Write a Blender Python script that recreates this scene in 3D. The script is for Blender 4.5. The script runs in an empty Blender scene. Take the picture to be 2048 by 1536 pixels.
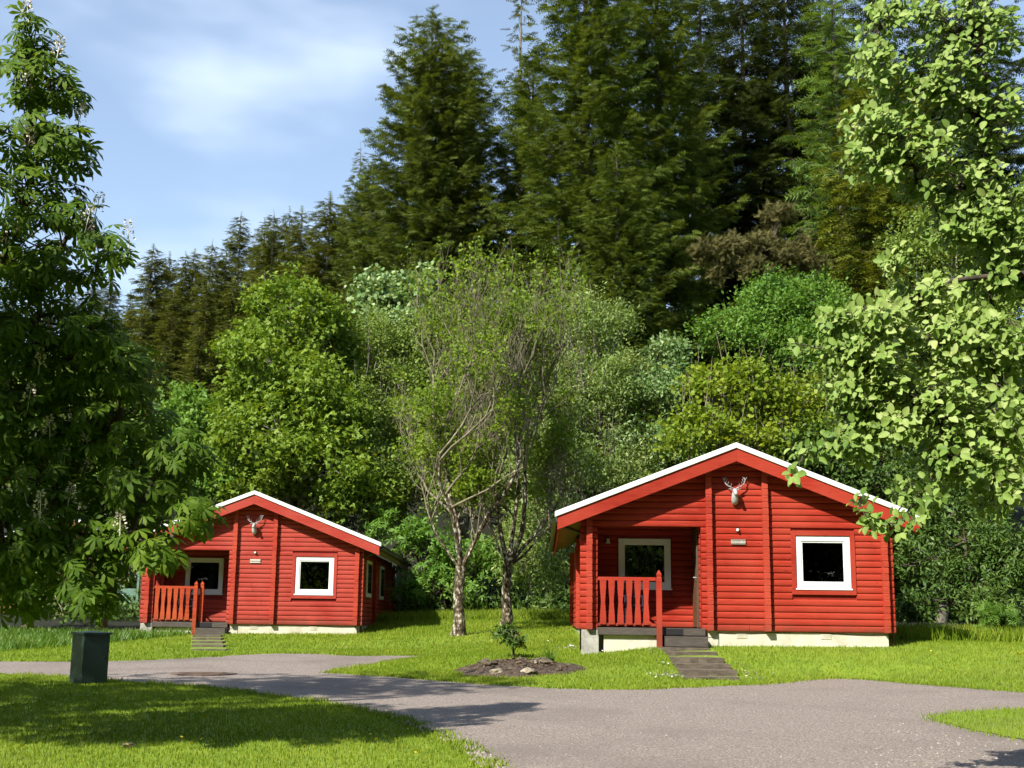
import bpy, math, random
import numpy as np
from mathutils import Matrix, Vector
from mathutils.geometry import delaunay_2d_cdt

rng = np.random.default_rng(7)
random.seed(7)
R = math.radians
sc = bpy.context.scene
col = sc.collection

# ------------------------------------------------------------------ camera
FPX, CX, CY, PITCH, ROLL, CAMZ = 2500.0, 1024.0, 768.0, R(10.79), R(0.73), 1.6
cam = bpy.data.cameras.new("camera")
cam.sensor_width = 36.0
cam.lens = 36.0 * FPX / 2048.0
cam.clip_start, cam.clip_end = 0.1, 1500.0
cam_o = bpy.data.objects.new("camera", cam)
cam_o.matrix_world = Matrix.Translation((0, 0, CAMZ)) @ Matrix.Rotation(R(90) + PITCH, 4, 'X') @ Matrix.Rotation(ROLL, 4, 'Z')
col.objects.link(cam_o)
sc.camera = cam_o

# ------------------------------------------------------------------ sky, sun, exposure
SUN_AZ, SUN_EL = R(40), R(41)          # sun behind the camera, to the left
world = bpy.data.worlds.new("World")
sc.world = world
world.use_nodes = True
wn, wl = world.node_tree.nodes, world.node_tree.links
bg = wn["Background"]
sky = wn.new("ShaderNodeTexSky")
sky.sky_type = 'NISHITA'
sky.sun_disc = False
sky.sun_elevation = SUN_EL
sky.sun_rotation = R(180) + SUN_AZ
sky.air_density, sky.dust_density, sky.ozone_density = 1.0, 0.2, 0.7
tc = wn.new("ShaderNodeTexCoord")
mp = wn.new("ShaderNodeMapping")
mp.inputs["Scale"].default_value = (1.0, 1.0, 2.4)
mp.inputs["Location"].default_value = (4.6, 8.2, 1.1)
wl.new(tc.outputs["Generated"], mp.inputs["Vector"])
nz = wn.new("ShaderNodeTexNoise")
nz.inputs["Scale"].default_value = 3.0
nz.inputs["Detail"].default_value = 4.0
nz.inputs["Roughness"].default_value = 0.5
wl.new(mp.outputs[0], nz.inputs["Vector"])
cr = wn.new("ShaderNodeMapRange")
cr.interpolation_type = 'SMOOTHSTEP'
cr.inputs["From Min"].default_value, cr.inputs["From Max"].default_value = 0.48, 0.78
cr.inputs["To Min"].default_value, cr.inputs["To Max"].default_value = 0.10, 0.55
wl.new(nz.outputs["Fac"], cr.inputs["Value"])
mx = wn.new("ShaderNodeMix")
mx.data_type = 'RGBA'
wl.new(cr.outputs[0], mx.inputs["Factor"])
wl.new(sky.outputs[0], mx.inputs[6])
mx.inputs[7].default_value = (7.4, 8.3, 9.4, 1)
wl.new(mx.outputs[2], bg.inputs["Color"])
bg.inputs["Strength"].default_value = 0.114
sun = bpy.data.lights.new("sun", 'SUN')
sun.energy, sun.angle, sun.color = 5.0, R(0.53), (1.0, 0.945, 0.85)
sun_o = bpy.data.objects.new("sun", sun)
sd = Vector((math.sin(SUN_AZ) * math.cos(SUN_EL), math.cos(SUN_AZ) * math.cos(SUN_EL), -math.sin(SUN_EL)))
sun_o.rotation_euler = sd.to_track_quat('-Z', 'Y').to_euler()
sun_o.location = (-20, -20, 30)
col.objects.link(sun_o)
vs = sc.view_settings
vs.view_transform, vs.look, vs.gamma, vs.use_curve_mapping = 'Standard', 'None', 1.0, False
vs.exposure = 0.88
sc.cycles.use_denoising = True
sc.cycles.max_bounces, sc.cycles.diffuse_bounces, sc.cycles.glossy_bounces = 5, 2, 2
sc.cycles.transmission_bounces, sc.cycles.transparent_max_bounces = 2, 6
sc.cycles.use_adaptive_sampling, sc.cycles.adaptive_threshold, sc.cycles.adaptive_min_samples = True, 0.02, 16

# ------------------------------------------------------------------ helpers
cp_, sp_, cr_, sr_ = math.cos(PITCH), math.sin(PITCH), math.cos(ROLL), math.sin(ROLL)

def ray(px, py):
    dx, dy = px - CX, py - CY
    a, b = dx * cr_ + dy * sr_, -dx * sr_ + dy * cr_
    return np.array([a, FPX * cp_ + b * sp_, FPX * sp_ - b * cp_])

def at(px, py, Y):
    """the point of the place that stands Y metres ahead in this direction"""
    d = ray(px, py)
    d = d * (Y / d[1])
    return np.array([d[0], Y, CAMZ + d[2]])

def project(P):
    P = np.asarray(P, float) - np.array([0, 0, CAMZ])
    x, y, z = P[..., 0], P[..., 1], P[..., 2]
    fw, up = y * cp_ + z * sp_, -y * sp_ + z * cp_
    a, b = FPX * x / fw, -FPX * up / fw
    return np.stack([CX + a * cr_ - b * sr_, CY + a * sr_ + b * cr_], -1)

SLOPE = 0.03
def on_road(px, py):
    d = ray(px, py)
    Y = CAMZ / (SLOPE - d[2] / d[1])
    return at(px, py, Y)[:2]

def tag(o, label=None, cat=None, group=None, kind=None):
    if label: o["label"] = label
    if cat: o["category"] = cat
    if group: o["group"] = group
    if kind: o["kind"] = kind
    return o

def empty(name, loc=(0, 0, 0), rz=0.0):
    o = bpy.data.objects.new(name, None)
    o.empty_display_size = 0.2
    o.location = loc
    o.rotation_euler = (0, 0, rz)
    col.objects.link(o)
    return o

def link(name, me, mat, parent=None):
    o = bpy.data.objects.new(name, me)
    if mat is not None and len(me.materials) == 0:
        me.materials.append(mat)
    col.objects.link(o)
    if parent is not None:
        o.parent = parent
    return o

def np_mesh(name, V, faces, smooth=False):
    """faces: list of (m,k) int arrays"""
    me = bpy.data.meshes.new(name)
    V = np.asarray(V, np.float32)
    me.vertices.add(len(V))
    me.vertices.foreach_set("co", V.ravel())
    idx = np.concatenate([f.ravel() for f in faces]).astype(np.int32)
    tot = np.concatenate([np.full(len(f), f.shape[1], np.int32) for f in faces])
    st = np.concatenate([[0], np.cumsum(tot)[:-1]]).astype(np.int32)
    me.loops.add(len(idx))
    me.loops.foreach_set("vertex_index", idx)
    me.polygons.add(len(tot))
    me.polygons.foreach_set("loop_start", st)
    me.polygons.foreach_set("loop_total", tot)
    if smooth:
        me.polygons.foreach_set("use_smooth", np.ones(len(tot), bool))
    me.update(calc_edges=True)
    return me

class MB:
    """collects boxes, prisms and tubes of one mesh"""
    def __init__(s): s.v, s.f, s.sm = [], [], []
    def add(s, V, F, smooth=False):
        o = len(s.v)
        s.v += [tuple(map(float, p)) for p in V]
        s.f += [tuple(int(i) + o for i in f) for f in F]
        s.sm += [smooth] * len(F)
        return s
    def box(s, x0, x1, y0, y1, z0, z1):
        V = [(x, y, z) for z in (z0, z1) for y in (y0, y1) for x in (x0, x1)]
        return s.add(V, [(0, 2, 3, 1), (4, 5, 7, 6), (0, 1, 5, 4), (2, 6, 7, 3), (0, 4, 6, 2), (1, 3, 7, 5)])
    def prism(s, poly, y0, y1):
        """poly in (x,z), extruded along y"""
        n = len(poly)
        V = [(x, y0, z) for x, z in poly] + [(x, y1, z) for x, z in poly]
        F = [tuple(range(n)), tuple(range(2 * n - 1, n - 1, -1))] + [(i, n + i, n + (i + 1) % n, (i + 1) % n) for i in range(n)]
        return s.add(V, F)
    def tube(s, pts, rad, sides=6, smooth=True, squash=None):
        V, F = tube(pts, rad, sides, squash)
        return s.add(V, F, smooth)
    def build(s, name, mat, parent=None, bevel=0.0):
        me = bpy.data.meshes.new(name)
        me.from_pydata(s.v, [], s.f)
        me.update()
        if any(s.sm): me.polygons.foreach_set("use_smooth", s.sm)
        o = link(name, me, mat, parent)
        if bevel:
            m = o.modifiers.new("bevel", 'BEVEL')
            m.width, m.segments, m.limit_method = bevel, 2, 'ANGLE'
        return o

def tube(pts, rad, sides=6, squash=None):
    pts = np.asarray(pts, float)
    n = len(pts)
    rad = np.full(n, rad) if np.isscalar(rad) else np.asarray(rad, float)
    T = np.gradient(pts, axis=0)
    T /= np.linalg.norm(T, axis=1)[:, None] + 1e-9
    ref = np.array([0.0, 0, 1]) if abs(T[0][2]) < 0.8 else np.array([1.0, 0, 0])
    A = np.cross(T, ref); 
    for i in range(n):
        if np.linalg.norm(A[i]) < 1e-3: A[i] = A[i - 1] if i else (0, 1, 0)
    A /= np.linalg.norm(A, axis=1)[:, None]
    B = np.cross(T, A)
    th = np.arange(sides) * 2 * math.pi / sides
    sq = np.ones(n) if squash is None else np.asarray(squash, float)
    V = (pts[:, None, :] + rad[:, None, None] * (np.cos(th)[None, :, None] * A[:, None, :] + (np.sin(th)[None, :] * sq[:, None])[:, :, None] * B[:, None, :])).reshape(-1, 3)
    F = []
    for i in range(n - 1):
        for j in range(sides):
            k = (j + 1) % sides
            F.append((i * sides + j, i * sides + k, (i + 1) * sides + k, (i + 1) * sides + j))
    F.append(tuple(range(sides - 1, -1, -1)))
    F.append(tuple((n - 1) * sides + j for j in range(sides)))
    return V, F

class Tubes:
    """many tubes with quad faces only, numpy speed"""
    def __init__(s, sides=5): s.V, s.F, s.n, s.sides = [], [], 0, sides
    def add(s, pts, rad, sides=None):
        k = sides or s.sides
        V, F = tube(pts, rad, k)
        q = np.array([f for f in F if len(f) == 4 ][: (len(pts) - 1) * k])
        s.V.append(V); s.F.append(q + s.n); s.n += len(V)
    def build(s, name, mat, parent):
        me = np_mesh(name, np.concatenate(s.V), [np.concatenate(s.F)], smooth=True)
        return link(name, me, mat, parent)

def in_poly(P, poly):
    x, y = P[..., 0], P[..., 1]
    c = np.zeros(x.shape, bool)
    n = len(poly)
    for i in range(n):
        x0, y0 = poly[i]; x1, y1 = poly[(i + 1) % n]
        if y0 == y1: continue
        m = ((y0 > y) != (y1 > y)) & (x < (x1 - x0) * (y - y0) / (y1 - y0) + x0)
        c ^= m
    return c

# ------------------------------------------------------------------ materials
def new_mat(name):
    m = bpy.data.materials.new(name)
    m.use_nodes = True
    return m, m.node_tree.nodes, m.node_tree.links, m.node_tree.nodes["Principled BSDF"]

def ramp(nt, stops):
    r = nt.new("ShaderNodeValToRGB")
    e = r.color_ramp.elements
    while len(e) < len(stops): e.new(0.5)
    for k, (p, c) in enumerate(stops):
        e[k].position = p
        e[k].color = (*c, 1)
    return r

def noise_mat(name, stops, scale=(1, 1, 1), nscale=4.0, detail=6, rough=0.7, bump=0.0, bscale=None, coord='pos', spec=0.3, second=None):
    m, n, l, b = new_mat(name)
    if coord == 'pos':
        g = n.new("ShaderNodeNewGeometry"); src = g.outputs["Position"]
    else:
        g = n.new("ShaderNodeTexCoord"); src = g.outputs["Object"]
    mp = n.new("ShaderNodeMapping"); mp.inputs["Scale"].default_value = scale
    l.new(src, mp.inputs["Vector"])
    t = n.new("ShaderNodeTexNoise"); t.inputs["Scale"].default_value = nscale; t.inputs["Detail"].default_value = detail
    t.inputs["Roughness"].default_value = 0.6
    l.new(mp.outputs[0], t.inputs["Vector"])
    r = ramp(n, stops); l.new(t.outputs["Fac"], r.inputs["Fac"])
    out = r.outputs["Color"]
    if second:
        sc2, s2, c2 = second      # large patches: (noise scale, ramp stops as greys, blend colour)
        t2 = n.new("ShaderNodeTexNoise"); t2.inputs["Scale"].default_value = sc2; t2.inputs["Detail"].default_value = 4
        l.new(src, t2.inputs["Vector"])
        mr = n.new("ShaderNodeMapRange"); mr.inputs["From Min"].default_value, mr.inputs["From Max"].default_value = s2
        l.new(t2.outputs["Fac"], mr.inputs["Value"])
        mm = n.new("ShaderNodeMix"); mm.data_type = 'RGBA'
        l.new(mr.outputs[0], mm.inputs["Factor"]); l.new(out, mm.inputs[6]); mm.inputs[7].default_value = (*c2, 1)
        out = mm.outputs[2]
    l.new(out, b.inputs["Base Color"])
    b.inputs["Roughness"].default_value = rough
    b.inputs["Specular IOR Level"].default_value = spec
    if bump:
        bt = t
        if bscale:
            bt = n.new("ShaderNodeTexNoise"); bt.inputs["Scale"].default_value = bscale; bt.inputs["Detail"].default_value = 5
            l.new(mp.outputs[0], bt.inputs["Vector"])
        bn = n.new("ShaderNodeBump"); bn.inputs["Strength"].default_value = bump; bn.inputs["Distance"].default_value = 0.02
        l.new(bt.outputs["Fac"], bn.inputs["Height"]); l.new(bn.outputs[0], b.inputs["Normal"])
    return m

def paint_mat(name, base, dark, light, rough=0.7):
    """painted timber: per-board tint, grain along the board, worn lighter streaks"""
    m, n, l, b = new_mat(name)
    g = n.new("ShaderNodeNewGeometry")
    mp = n.new("ShaderNodeMapping"); mp.inputs["Scale"].default_value = (1.1, 1.1, 16)
    l.new(g.outputs["Position"], mp.inputs["Vector"])
    t = n.new("ShaderNodeTexNoise"); t.inputs["Scale"].default_value = 3.0; t.inputs["Detail"].default_value = 8; t.inputs["Roughness"].default_value = 0.65
    l.new(mp.outputs[0], t.inputs["Vector"])
    r = ramp(n, [(0.30, dark), (0.52, base), (0.75, light)])
    l.new(t.outputs["Fac"], r.inputs["Fac"])
    oi = n.new("ShaderNodeObjectInfo")
    hsv = n.new("ShaderNodeHueSaturation")
    mr = n.new("ShaderNodeMapRange"); mr.inputs["To Min"].default_value, mr.inputs["To Max"].default_value = 0.86, 1.10
    l.new(oi.outputs["Random"], mr.inputs["Value"]); l.new(mr.outputs[0], hsv.inputs["Value"])
    l.new(r.outputs["Color"], hsv.inputs["Color"])
    # sun-bleached and grubby patches, and a few dark knots
    t2 = n.new("ShaderNodeTexNoise"); t2.inputs["Scale"].default_value = 1.1; t2.inputs["Detail"].default_value = 5
    l.new(g.outputs["Position"], t2.inputs["Vector"])
    fd = n.new("ShaderNodeMapRange"); fd.inputs["From Min"].default_value, fd.inputs["From Max"].default_value = 0.35, 0.68
    fd.inputs["To Min"].default_value, fd.inputs["To Max"].default_value = 0.0, 0.8
    l.new(t2.outputs["Fac"], fd.inputs["Value"])
    mx1 = n.new("ShaderNodeMix"); mx1.data_type = 'RGBA'
    l.new(fd.outputs[0], mx1.inputs["Factor"]); l.new(hsv.outputs[0], mx1.inputs[6]); mx1.inputs[7].default_value = (*light, 1)
    mpk = n.new("ShaderNodeMapping"); mpk.inputs["Scale"].default_value = (2.2, 2.2, 7.9)
    l.new(g.outputs["Position"], mpk.inputs["Vector"])
    vo = n.new("ShaderNodeTexVoronoi"); vo.inputs["Scale"].default_value = 1.0
    l.new(mpk.outputs[0], vo.inputs["Vector"])
    kn = n.new("ShaderNodeMapRange"); kn.inputs["From Min"].default_value, kn.inputs["From Max"].default_value = 0.05, 0.11
    kn.inputs["To Min"].default_value, kn.inputs["To Max"].default_value = 0.6, 0.0
    l.new(vo.outputs["Distance"], kn.inputs["Value"])
    mx2 = n.new("ShaderNodeMix"); mx2.data_type = 'RGBA'
    l.new(kn.outputs[0], mx2.inputs["Factor"]); l.new(mx1.outputs[2], mx2.inputs[6]); mx2.inputs[7].default_value = (*[x * 0.55 for x in dark], 1)
    # rain-splashed dirt, ragged, along the lowest boards
    sx = n.new("ShaderNodeSeparateXYZ"); l.new(g.outputs["Position"], sx.inputs[0])
    dz = n.new("ShaderNodeMapRange"); dz.inputs["From Min"].default_value, dz.inputs["From Max"].default_value = 1.46, 1.80
    dz.inputs["To Min"].default_value, dz.inputs["To Max"].default_value = 1.0, 0.0
    l.new(sx.outputs["Z"], dz.inputs["Value"])
    t3 = n.new("ShaderNodeTexNoise"); t3.inputs["Scale"].default_value = 4.0; t3.inputs["Detail"].default_value = 6
    l.new(g.outputs["Position"], t3.inputs["Vector"])
    dm = n.new("ShaderNodeMath"); dm.operation = 'MULTIPLY'; l.new(dz.outputs[0], dm.inputs[0]); l.new(t3.outputs["Fac"], dm.inputs[1])
    dk_ = n.new("ShaderNodeMapRange"); dk_.inputs["From Min"].default_value, dk_.inputs["From Max"].default_value = 0.15, 0.6
    dk_.inputs["To Max"].default_value = 0.55
    l.new(dm.outputs[0], dk_.inputs["Value"])
    mx3 = n.new("ShaderNodeMix"); mx3.data_type = 'RGBA'
    l.new(dk_.outputs[0], mx3.inputs["Factor"]); l.new(mx2.outputs[2], mx3.inputs[6]); mx3.inputs[7].default_value = (0.11, 0.05, 0.03, 1)
    l.new(mx3.outputs[2], b.inputs["Base Color"])
    b.inputs["Roughness"].default_value = rough
    b.inputs["Specular IOR Level"].default_value = 0.15
    bn = n.new("ShaderNodeBump"); bn.inputs["Strength"].default_value = 0.25; bn.inputs["Distance"].default_value = 0.01
    l.new(t.outputs["Fac"], bn.inputs["Height"]); l.new(bn.outputs[0], b.inputs["Normal"])
    return m

def leaf_mat(name, c0, c1, c2, trans=0.35, tcol=None, rough=0.5, spec=0.35, back=None):
    m, n, l, b = new_mat(name)
    g = n.new("ShaderNodeNewGeometry")
    oi = n.new("ShaderNodeObjectInfo")
    ad = n.new("ShaderNodeMath"); ad.operation = 'ADD'
    l.new(g.outputs["Random Per Island"], ad.inputs[0]); l.new(oi.outputs["Random"], ad.inputs[1])
    fr = n.new("ShaderNodeMath"); fr.operation = 'FRACT'; l.new(ad.outputs[0], fr.inputs[0])
    t = n.new("ShaderNodeTexNoise"); t.inputs["Scale"].default_value = 0.55; t.inputs["Detail"].default_value = 3
    l.new(g.outputs["Position"], t.inputs["Vector"])
    mm = n.new("ShaderNodeMath"); mm.operation = 'MULTIPLY_ADD'; mm.inputs[1].default_value = 0.55
    l.new(fr.outputs[0], mm.inputs[0])
    m2 = n.new("ShaderNodeMath"); m2.operation = 'MULTIPLY_ADD'; m2.inputs[1].default_value = 0.9; m2.inputs[2].default_value = -0.22
    l.new(t.outputs["Fac"], m2.inputs[0]); l.new(m2.outputs[0], mm.inputs[2])
    r = ramp(n, [(0.1, c0), (0.5, c1), (0.95, c2)])
    l.new(mm.outputs[0], r.inputs["Fac"])
    colour = r.outputs["Color"]
    if back:
        bm = n.new("ShaderNodeMix"); bm.data_type = 'RGBA'
        l.new(g.outputs["Backfacing"], bm.inputs["Factor"]); l.new(colour, bm.inputs[6]); bm.inputs[7].default_value = (*back, 1)
        colour = bm.outputs[2]
    l.new(colour, b.inputs["Base Color"])
    b.inputs["Roughness"].default_value = rough
    b.inputs["Specular IOR Level"].default_value = spec
    tr = n.new("ShaderNodeBsdfTranslucent")
    ml = n.new("ShaderNodeMix"); ml.data_type = 'RGBA'; ml.blend_type = 'MULTIPLY'; ml.inputs["Factor"].default_value = 1.0
    l.new(r.outputs["Color"], ml.inputs[6]); ml.inputs[7].default_value = (*(tcol or (1.5, 1.35, 0.5)), 1)
    l.new(ml.outputs[2], tr.inputs["Color"])
    ms = n.new("ShaderNodeMixShader"); ms.inputs[0].default_value = trans
    l.new(b.outputs[0], ms.inputs[1]); l.new(tr.outputs[0], ms.inputs[2])
    l.new(ms.outputs[0], n["Material Output"].inputs["Surface"])
    return m

def plain(name, c, rough=0.5, metal=0.0, spec=0.4):
    return noise_mat(name, [(0.3, tuple(x * 0.82 for x in c)), (0.7, tuple(min(1, x * 1.12) for x in c))], nscale=9, rough=rough, bump=0.05, spec=spec) if not metal else metal_mat(name, c, rough)

def metal_mat(name, c, rough):
    m = noise_mat(name, [(0.3, tuple(x * 0.7 for x in c)), (0.7, c)], nscale=14, rough=rough)
    m.node_tree.nodes["Principled BSDF"].inputs["Metallic"].default_value = 1.0
    return m

def glass_mat():
    m, n, l, b = new_mat("window_glass")
    gl = n.new("ShaderNodeBsdfGlossy"); gl.inputs["Roughness"].default_value = 0.01
    tr = n.new("ShaderNodeBsdfTransparent"); tr.inputs["Color"].default_value = (0.6, 0.63, 0.62, 1)
    fr = n.new("ShaderNodeFresnel"); fr.inputs["IOR"].default_value = 1.85
    ms = n.new("ShaderNodeMixShader")
    l.new(fr.outputs[0], ms.inputs[0]); l.new(tr.outputs[0], ms.inputs[1]); l.new(gl.outputs[0], ms.inputs[2])
    l.new(ms.outputs[0], n["Material Output"].inputs["Surface"])
    return m

M = {}
M['red'] = paint_mat("red_painted_timber", (0.300, 0.022, 0.0095), (0.215, 0.013, 0.006), (0.37, 0.047, 0.025))
M['red2'] = paint_mat("faded_red_painted_timber", (0.315, 0.034, 0.022), (0.24, 0.021, 0.012), (0.38, 0.062, 0.043))
M['redend'] = paint_mat("red_log_end_grain", (0.34, 0.034, 0.018), (0.24, 0.018, 0.008), (0.42, 0.065, 0.035), 0.7)
M['redjoint'] = noise_mat("red_joint", [(0.3, (0.16, 0.010, 0.004)), (0.7, (0.24, 0.014, 0.006))])
M['brown'] = paint_mat("brown_stain_and_shade_timber", (0.12, 0.055, 0.022), (0.07, 0.03, 0.012), (0.16, 0.08, 0.035))  # stain for doors and soffits; as third cabin walls, painted-in shade
M['orange'] = paint_mat("orange_stained_timber", (0.34, 0.042, 0.012), (0.17, 0.018, 0.006), (0.44, 0.085, 0.025))
M['white'] = noise_mat("white_paint", [(0.3, (0.74, 0.74, 0.72)), (0.7, (0.84, 0.84, 0.82))], nscale=5, rough=0.45)
M['upvc'] = noise_mat("white_plastic", [(0.3, (0.76, 0.77, 0.78)), (0.7, (0.82, 0.83, 0.84))], nscale=7, rough=0.3)
M['cream'] = noise_mat("cream_rendered_concrete", [(0.25, (0.40, 0.37, 0.28)), (0.5, (0.56, 0.53, 0.42)), (0.8, (0.66, 0.63, 0.53))], nscale=3, rough=0.9, bump=0.3, bscale=60,
                       second=(1.3, (0.55, 0.85), (0.38, 0.35, 0.26)))
M['concrete'] = noise_mat("grey_concrete", [(0.25, (0.16, 0.16, 0.13)), (0.5, (0.36, 0.35, 0.31)), (0.8, (0.50, 0.48, 0.43))], nscale=5, rough=0.9, bump=0.4, bscale=50)
M['deck'] = noise_mat("weathered_dark_timber", [(0.3, (0.052, 0.044, 0.036)), (0.7, (0.10, 0.084, 0.068))], scale=(1, 1, 8), nscale=5, rough=0.75, bump=0.2)
M['slab'] = noise_mat("weathered_step_slab", [(0.25, (0.060, 0.048, 0.035)), (0.5, (0.115, 0.094, 0.070)), (0.8, (0.20, 0.165, 0.12))], scale=(1, 3, 3), nscale=5, rough=0.9, bump=0.5, bscale=30)
M['soffit'] = noise_mat("tan_soffit_timber", [(0.3, (0.17, 0.115, 0.055)), (0.7, (0.26, 0.18, 0.09))], scale=(1, 8, 1), nscale=4, rough=0.6)
M['roof'] = noise_mat("dark_roof_felt", [(0.3, (0.05, 0.045, 0.045)), (0.7, (0.09, 0.085, 0.08))], nscale=20, rough=0.9)
M['gutter'] = plain("dark_brown_gutter", (0.045, 0.022, 0.016), 0.4)
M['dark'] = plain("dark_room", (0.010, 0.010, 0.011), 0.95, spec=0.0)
M['glass'] = glass_mat()
M['rubber'] = plain("black_rubber_mat", (0.012, 0.012, 0.013), 0.8)
M['silver'] = noise_mat("silver_painted_resin", [(0.3, (0.30, 0.30, 0.29)), (0.7, (0.44, 0.44, 0.43))], nscale=18, rough=0.35, spec=0.6)
M['signdark'] = plain("grey_slate_plate", (0.20, 0.17, 0.14), 0.6)
M['signpale'] = plain("pale_plate", (0.55, 0.50, 0.42), 0.6)
M['letters'] = plain("pale_lettering", (0.72, 0.70, 0.62), 0.6)
M['letters_dark'] = plain("dark_lettering", (0.14, 0.12, 0.10), 0.6)
M['cabinet'] = noise_mat("dark_green_cabinet_paint", [(0.3, (0.016, 0.034, 0.028)), (0.7, (0.026, 0.050, 0.040))], nscale=6, rough=0.42, spec=0.5, second=(8.0, (0.62, 0.8), (0.05, 0.08, 0.07)))
M['greendoor'] = plain("pale_green_door_paint", (0.13, 0.23, 0.17), 0.5)
M['rust'] = noise_mat("rusty_iron", [(0.3, (0.09, 0.06, 0.045)), (0.7, (0.17, 0.115, 0.085))], nscale=12, rough=0.8, bump=0.4)
M['lampglass'] = plain("frosted_lamp_glass", (0.75, 0.74, 0.70), 0.3)
M['asphalt'] = noise_mat("worn_chip_asphalt", [(0.34, (0.075, 0.064, 0.058)), (0.46, (0.186, 0.154, 0.130)), (0.56, (0.244, 0.203, 0.172)), (0.68, (0.42, 0.36, 0.31))], nscale=42, detail=5, rough=0.92, bump=0.18, bscale=60,
                         second=(0.5, (0.50, 0.80), (0.135, 0.112, 0.096)))
M['turf'] = noise_mat("turf", [(0.30, (0.10, 0.155, 0.011)), (0.5, (0.150, 0.225, 0.016)), (0.72, (0.21, 0.275, 0.026))], nscale=1.6, detail=8, rough=0.9, bump=0.4, bscale=30,
                      second=(0.35, (0.50, 0.80), (0.15, 0.18, 0.028)))
M['grass'] = leaf_mat("grass_blade", (0.115, 0.185, 0.011), (0.190, 0.278, 0.018), (0.32, 0.36, 0.048), trans=0.35, tcol=(1.2, 1.2, 0.6), rough=0.6, spec=0.2)
M['strap'] = leaf_mat("strap_leaf", (0.055, 0.13, 0.012), (0.10, 0.20, 0.02), (0.20, 0.28, 0.05), trans=0.35, rough=0.45)
M['forestfloor'] = noise_mat("forest_floor", [(0.3, (0.006, 0.008, 0.003)), (0.7, (0.016, 0.018, 0.006))], nscale=2, rough=0.95)  # near-black: the wood's shade is put into this ground colour
M['soil'] = noise_mat("bed_soil", [(0.3, (0.028, 0.020, 0.014)), (0.5, (0.065, 0.046, 0.033)), (0.75, (0.13, 0.095, 0.07))], nscale=14, rough=0.95, bump=0.9, bscale=25)
M['rock'] = noise_mat("mossy_rock", [(0.28, (0.035, 0.028, 0.020)), (0.5, (0.095, 0.075, 0.05)), (0.72, (0.20, 0.165, 0.10))], nscale=7, rough=0.9, bump=0.8, bscale=18, coord='obj')
M['palerock'] = noise_mat("pale_rock", [(0.3, (0.13, 0.11, 0.075)), (0.7, (0.42, 0.36, 0.26))], nscale=7, rough=0.9, bump=0.6, bscale=18, coord='obj')
M['chips'] = noise_mat("stone_chippings", [(0.3, (0.16, 0.13, 0.10)), (0.7, (0.46, 0.41, 0.34))], nscale=30, rough=0.9)
M['litter'] = noise_mat("leaf_litter", [(0.3, (0.06, 0.035, 0.02)), (0.5, (0.14, 0.09, 0.05)), (0.7, (0.30, 0.22, 0.13))], nscale=9, rough=0.9)
M['chair'] = plain("dark_blue_plastic", (0.030, 0.034, 0.055), 0.45)
M['petal'] = plain("white_petal", (0.80, 0.78, 0.70), 0.6)
M['candle'] = plain("chestnut_blossom", (0.72, 0.66, 0.52), 0.7)
M['yellow'] = plain("yellow_petal", (0.72, 0.55, 0.02), 0.6)
M['barkash'] = noise_mat("lichened_ash_bark", [(0.38, (0.022, 0.016, 0.010)), (0.48, (0.075, 0.058, 0.032)), (0.565, (0.15, 0.125, 0.075)), (0.61, (0.46, 0.43, 0.35))], scale=(1, 1, 0.6), nscale=13, detail=3, rough=0.95, bump=0.8, bscale=20)
M['twigash'] = noise_mat("ash_twig", [(0.3, (0.10, 0.085, 0.05)), (0.7, (0.25, 0.22, 0.15))], nscale=5, rough=0.9)
M['barkdark'] = noise_mat("dark_bark", [(0.3, (0.035, 0.027, 0.02)), (0.7, (0.12, 0.095, 0.07))], scale=(1, 1, 0.4), nscale=6, rough=0.95, bump=0.8, bscale=12)
M['barkgrey'] = noise_mat("grey_bark", [(0.3, (0.08, 0.07, 0.055)), (0.7, (0.24, 0.22, 0.18))], scale=(1, 1, 0.4), nscale=6, rough=0.95, bump=0.6, bscale=12)
L = {}
L['chestnut'] = leaf_mat("horse_chestnut_leaf", (0.041, 0.09, 0.006), (0.078, 0.147, 0.01), (0.155, 0.23, 0.021), trans=0.38, rough=0.6, spec=0.15)
L['whitebeam'] = leaf_mat("whitebeam_leaf", (0.1, 0.185, 0.026), (0.235, 0.345, 0.072), (0.42, 0.49, 0.18), trans=0.30, rough=0.55, spec=0.25, tcol=(1.1, 1.15, 0.45), back=(0.30, 0.38, 0.24))
L['sycamore'] = leaf_mat("sycamore_leaf", (0.089, 0.165, 0.017), (0.165, 0.261, 0.028), (0.275, 0.351, 0.048), trans=0.35, spec=0.2)
L['olive'] = leaf_mat("olive_green_leaf", (0.095, 0.153, 0.026), (0.163, 0.239, 0.042), (0.268, 0.336, 0.077), trans=0.3, spec=0.2)
L['willow'] = leaf_mat("grey_green_leaf", (0.101, 0.166, 0.037), (0.186, 0.27, 0.065), (0.372, 0.436, 0.158), trans=0.3, spec=0.3)
L['pale'] = leaf_mat("pale_leaf", (0.081, 0.161, 0.040), (0.172, 0.276, 0.092), (0.380, 0.460, 0.230), trans=0.25, spec=0.2)
L['bright'] = leaf_mat("bright_leaf", (0.073, 0.164, 0.022), (0.121, 0.237, 0.034), (0.194, 0.309, 0.055), trans=0.35, spec=0.2)
L['hazel'] = leaf_mat("hazel_leaf", (0.11, 0.186, 0.016), (0.2, 0.283, 0.025), (0.304, 0.359, 0.041), trans=0.4, spec=0.2)
L['ash'] = leaf_mat("ash_leaf", (0.094, 0.163, 0.013), (0.156, 0.244, 0.020), (0.237, 0.312, 0.037), trans=0.4, spec=0.2)
L['laurel'] = leaf_mat("laurel_leaf", (0.036, 0.078, 0.015), (0.068, 0.128, 0.021), (0.150, 0.225, 0.053), trans=0.2, rough=0.5, spec=0.25)
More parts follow.
